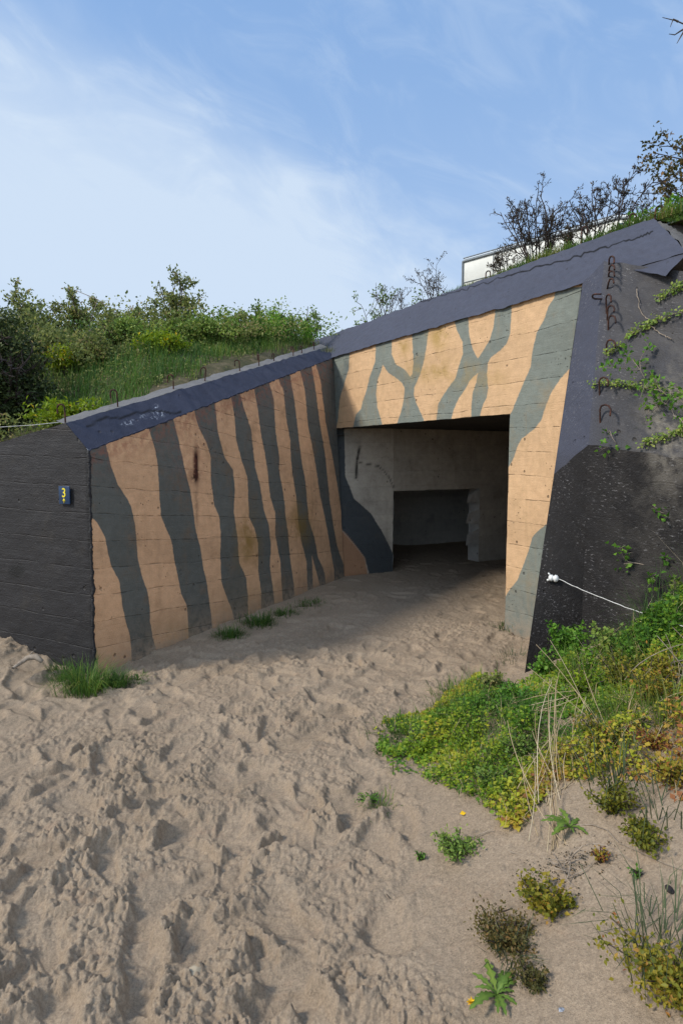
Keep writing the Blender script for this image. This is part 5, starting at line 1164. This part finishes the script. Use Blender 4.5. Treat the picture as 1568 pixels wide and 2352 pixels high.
for i, (px_, py_, Y, H, nl, mt, lb) in enumerate([(1625, 1000, 3.95, 1.0, 900, 'leaf_vivid', 'bramble hanging over the right edge of the sloping wall'), (1585, 900, 4.0, .75, 900, 'leaf_vivid', 'leafy bramble with dry stems at the right edge level with the lower hooks'), (1600, 1420, 3.7, .5, 700, 'leaf_green', 'darker bramble at the right edge just above the rope'), (1610, 1330, 3.8, .62, 700, 'leaf_vivid', 'leafy bramble beside the rope at the right edge'), (1600, 1190, 3.9, .5, 300, 'leaf_brown', 'dry reddish bramble against the black wall at the right edge')]):
    b = at_Y(px_, py_, Y); gz_ = zg(b[0], b[1]); b[2] = max(min(b[2], gz_ + .6), b[2] - .35); 
    make_shrub('bramble', lb, 'bramble', b - np.array([0, 0, .05]), H, 720 + i, mt, nl, .034, .027, None, 'wood_grey', .6, .25, .02, stems=9, spread=1.2, kids=(4, 3), lenf=.45, rad=.005, wander=.3, arch=.02)
b = on_ground(1560, 1560); r = np.random.default_rng(53); o = thing('dry_brush', 'heap of grey dead stems on the bank at the right edge below the rope', 'dry stems', None, tuple(b))
stalks(o, [b + r.normal(size=3) * np.array([.08, .08, .02]) for _ in range(40)], [at_Y(1500 + r.uniform(-10, 110), 1520 + r.normal() * 45, b[1] + r.normal() * .08) for _ in range(40)], r, .0028, .15, 'wood_grey', 'stems')
CLOUD = (3.75, 4.45, 5.35); EXPOSURE = 0.55

# ------------------------------------------------------------------ sky and sun
SUN_DIR = unit(np.array([-.88, -.28, .78]))
w = bpy.data.worlds.new('World'); S.world = w; w.use_nodes = True
nt = w.node_tree; nt.nodes.clear()
class GW(G):
    def __init__(s): s.t = nt; s.out = nt.nodes.new('ShaderNodeOutputWorld')
g = GW()
el = math.asin(SUN_DIR[2]); az = math.atan2(SUN_DIR[0], SUN_DIR[1])
sky = g.n('TexSky', sky_type='NISHITA', sun_disc=False, sun_elevation=el, sun_rotation=az, altitude=10, air_density=1.0, dust_density=.6, ozone_density=1.6)
dirv = g.n('TexCoord').outputs['Generated']
def plane_n(p, q):
    n_ = unit(np.cross(ray(*p), ray(*q))); return n_
sep = g.n('SeparateXYZ', {0: dirv}); dz = sep.outputs[2]
dot = lambda n_: g.n('VectorMath', {0: dirv, 1: tuple(n_)}, operation='DOT_PRODUCT').outputs['Value']
nb = plane_n((0, 60), (900, 560))
if np.dot(nb, unit(ray(100, 500))) < 0: nb = -nb
# streak axes: along the band / across it
al = unit(ray(900, 560) - ray(0, 60)); ac = nb; up3 = np.cross(al, ac)
co_ = g.n('CombineXYZ', {0: g.math('MULTIPLY', dot(al), 1.6), 1: g.math('MULTIPLY', dot(ac), 3.2), 2: g.math('MULTIPLY', dot(up3), 1.6)}).outputs[0]
n1 = g.noise(co_, 1.2, 5, .55, .5); n2 = g.noise(co_, 4.0, 6, .6, .8); n3 = g.noise(dirv, 2.2, 4, .55)
dn = g.math('ADD', dot(nb), g.math('ADD', g.math('MULTIPLY', g.math('SUBTRACT', n1, .5), .26), g.math('MULTIPLY', g.math('SUBTRACT', n2, .5), .07)))
band = g.math('MULTIPLY', g.ss(dn, -.07, .10), g.ss(dn, .55, .14))
low = g.ss(dz, .62, .05)
wisps = g.math('MULTIPLY', g.ss(n2, .42, .74), .24)
veil = g.math('ADD', g.math('MULTIPLY', band, g.math('ADD', .45, g.math('MULTIPLY', g.noise(co_, 2.2, 5, .6, .6), .5))), g.math('MULTIPLY', low, g.math('ADD', .30, g.math('MULTIPLY', n3, .35))))
veil = g.math('ADD', veil, wisps)
veil = g.math('MINIMUM', veil, .92)
skyc = g.mix(.75, sky.outputs[0], (1.6, 2.75, 4.8))
bright = g.ss(dot(unit([.55, -.75, .35])), .05, .75, 1.0, 1.9)      # unseen clouds brightened behind the camera, added to lift the shaded wall
cl = g.mix(1.0, CLOUD, g.n('CombineColor', {0: bright, 1: bright, 2: bright}).outputs[0], 'MULTIPLY')
back = g.ss(dot(unit([.55, -.75, .35])), .05, .6, 0.0, .45)  # added cloud cover on that same unseen side
col = g.mix(g.math('MINIMUM', g.math('ADD', veil, back), .92), skyc, cl)
bg = g.n('Background', {'Color': col, "Strength": .12}); nt.links.new(bg.outputs[0], g.out.inputs[0])
sl = bpy.data.lights.new('sun', 'SUN'); so = bpy.data.objects.new('sun', sl); COL.objects.link(so)
sl.energy = 2.5; sl.angle = R(12); sl.color = (1.0, .93, .82)
so.rotation_euler = Vector(SUN_DIR).to_track_quat('Z', 'Y').to_euler()
S.view_settings.view_transform = 'Standard'; S.view_settings.look = 'None'; S.view_settings.gamma = 1; S.view_settings.exposure = EXPOSURE
S.cycles.max_bounces = 8; S.cycles.use_denoising = True; S.cycles.denoiser = 'OPENIMAGEDENOISE'; S.cycles.denoising_prefilter = 'ACCURATE'
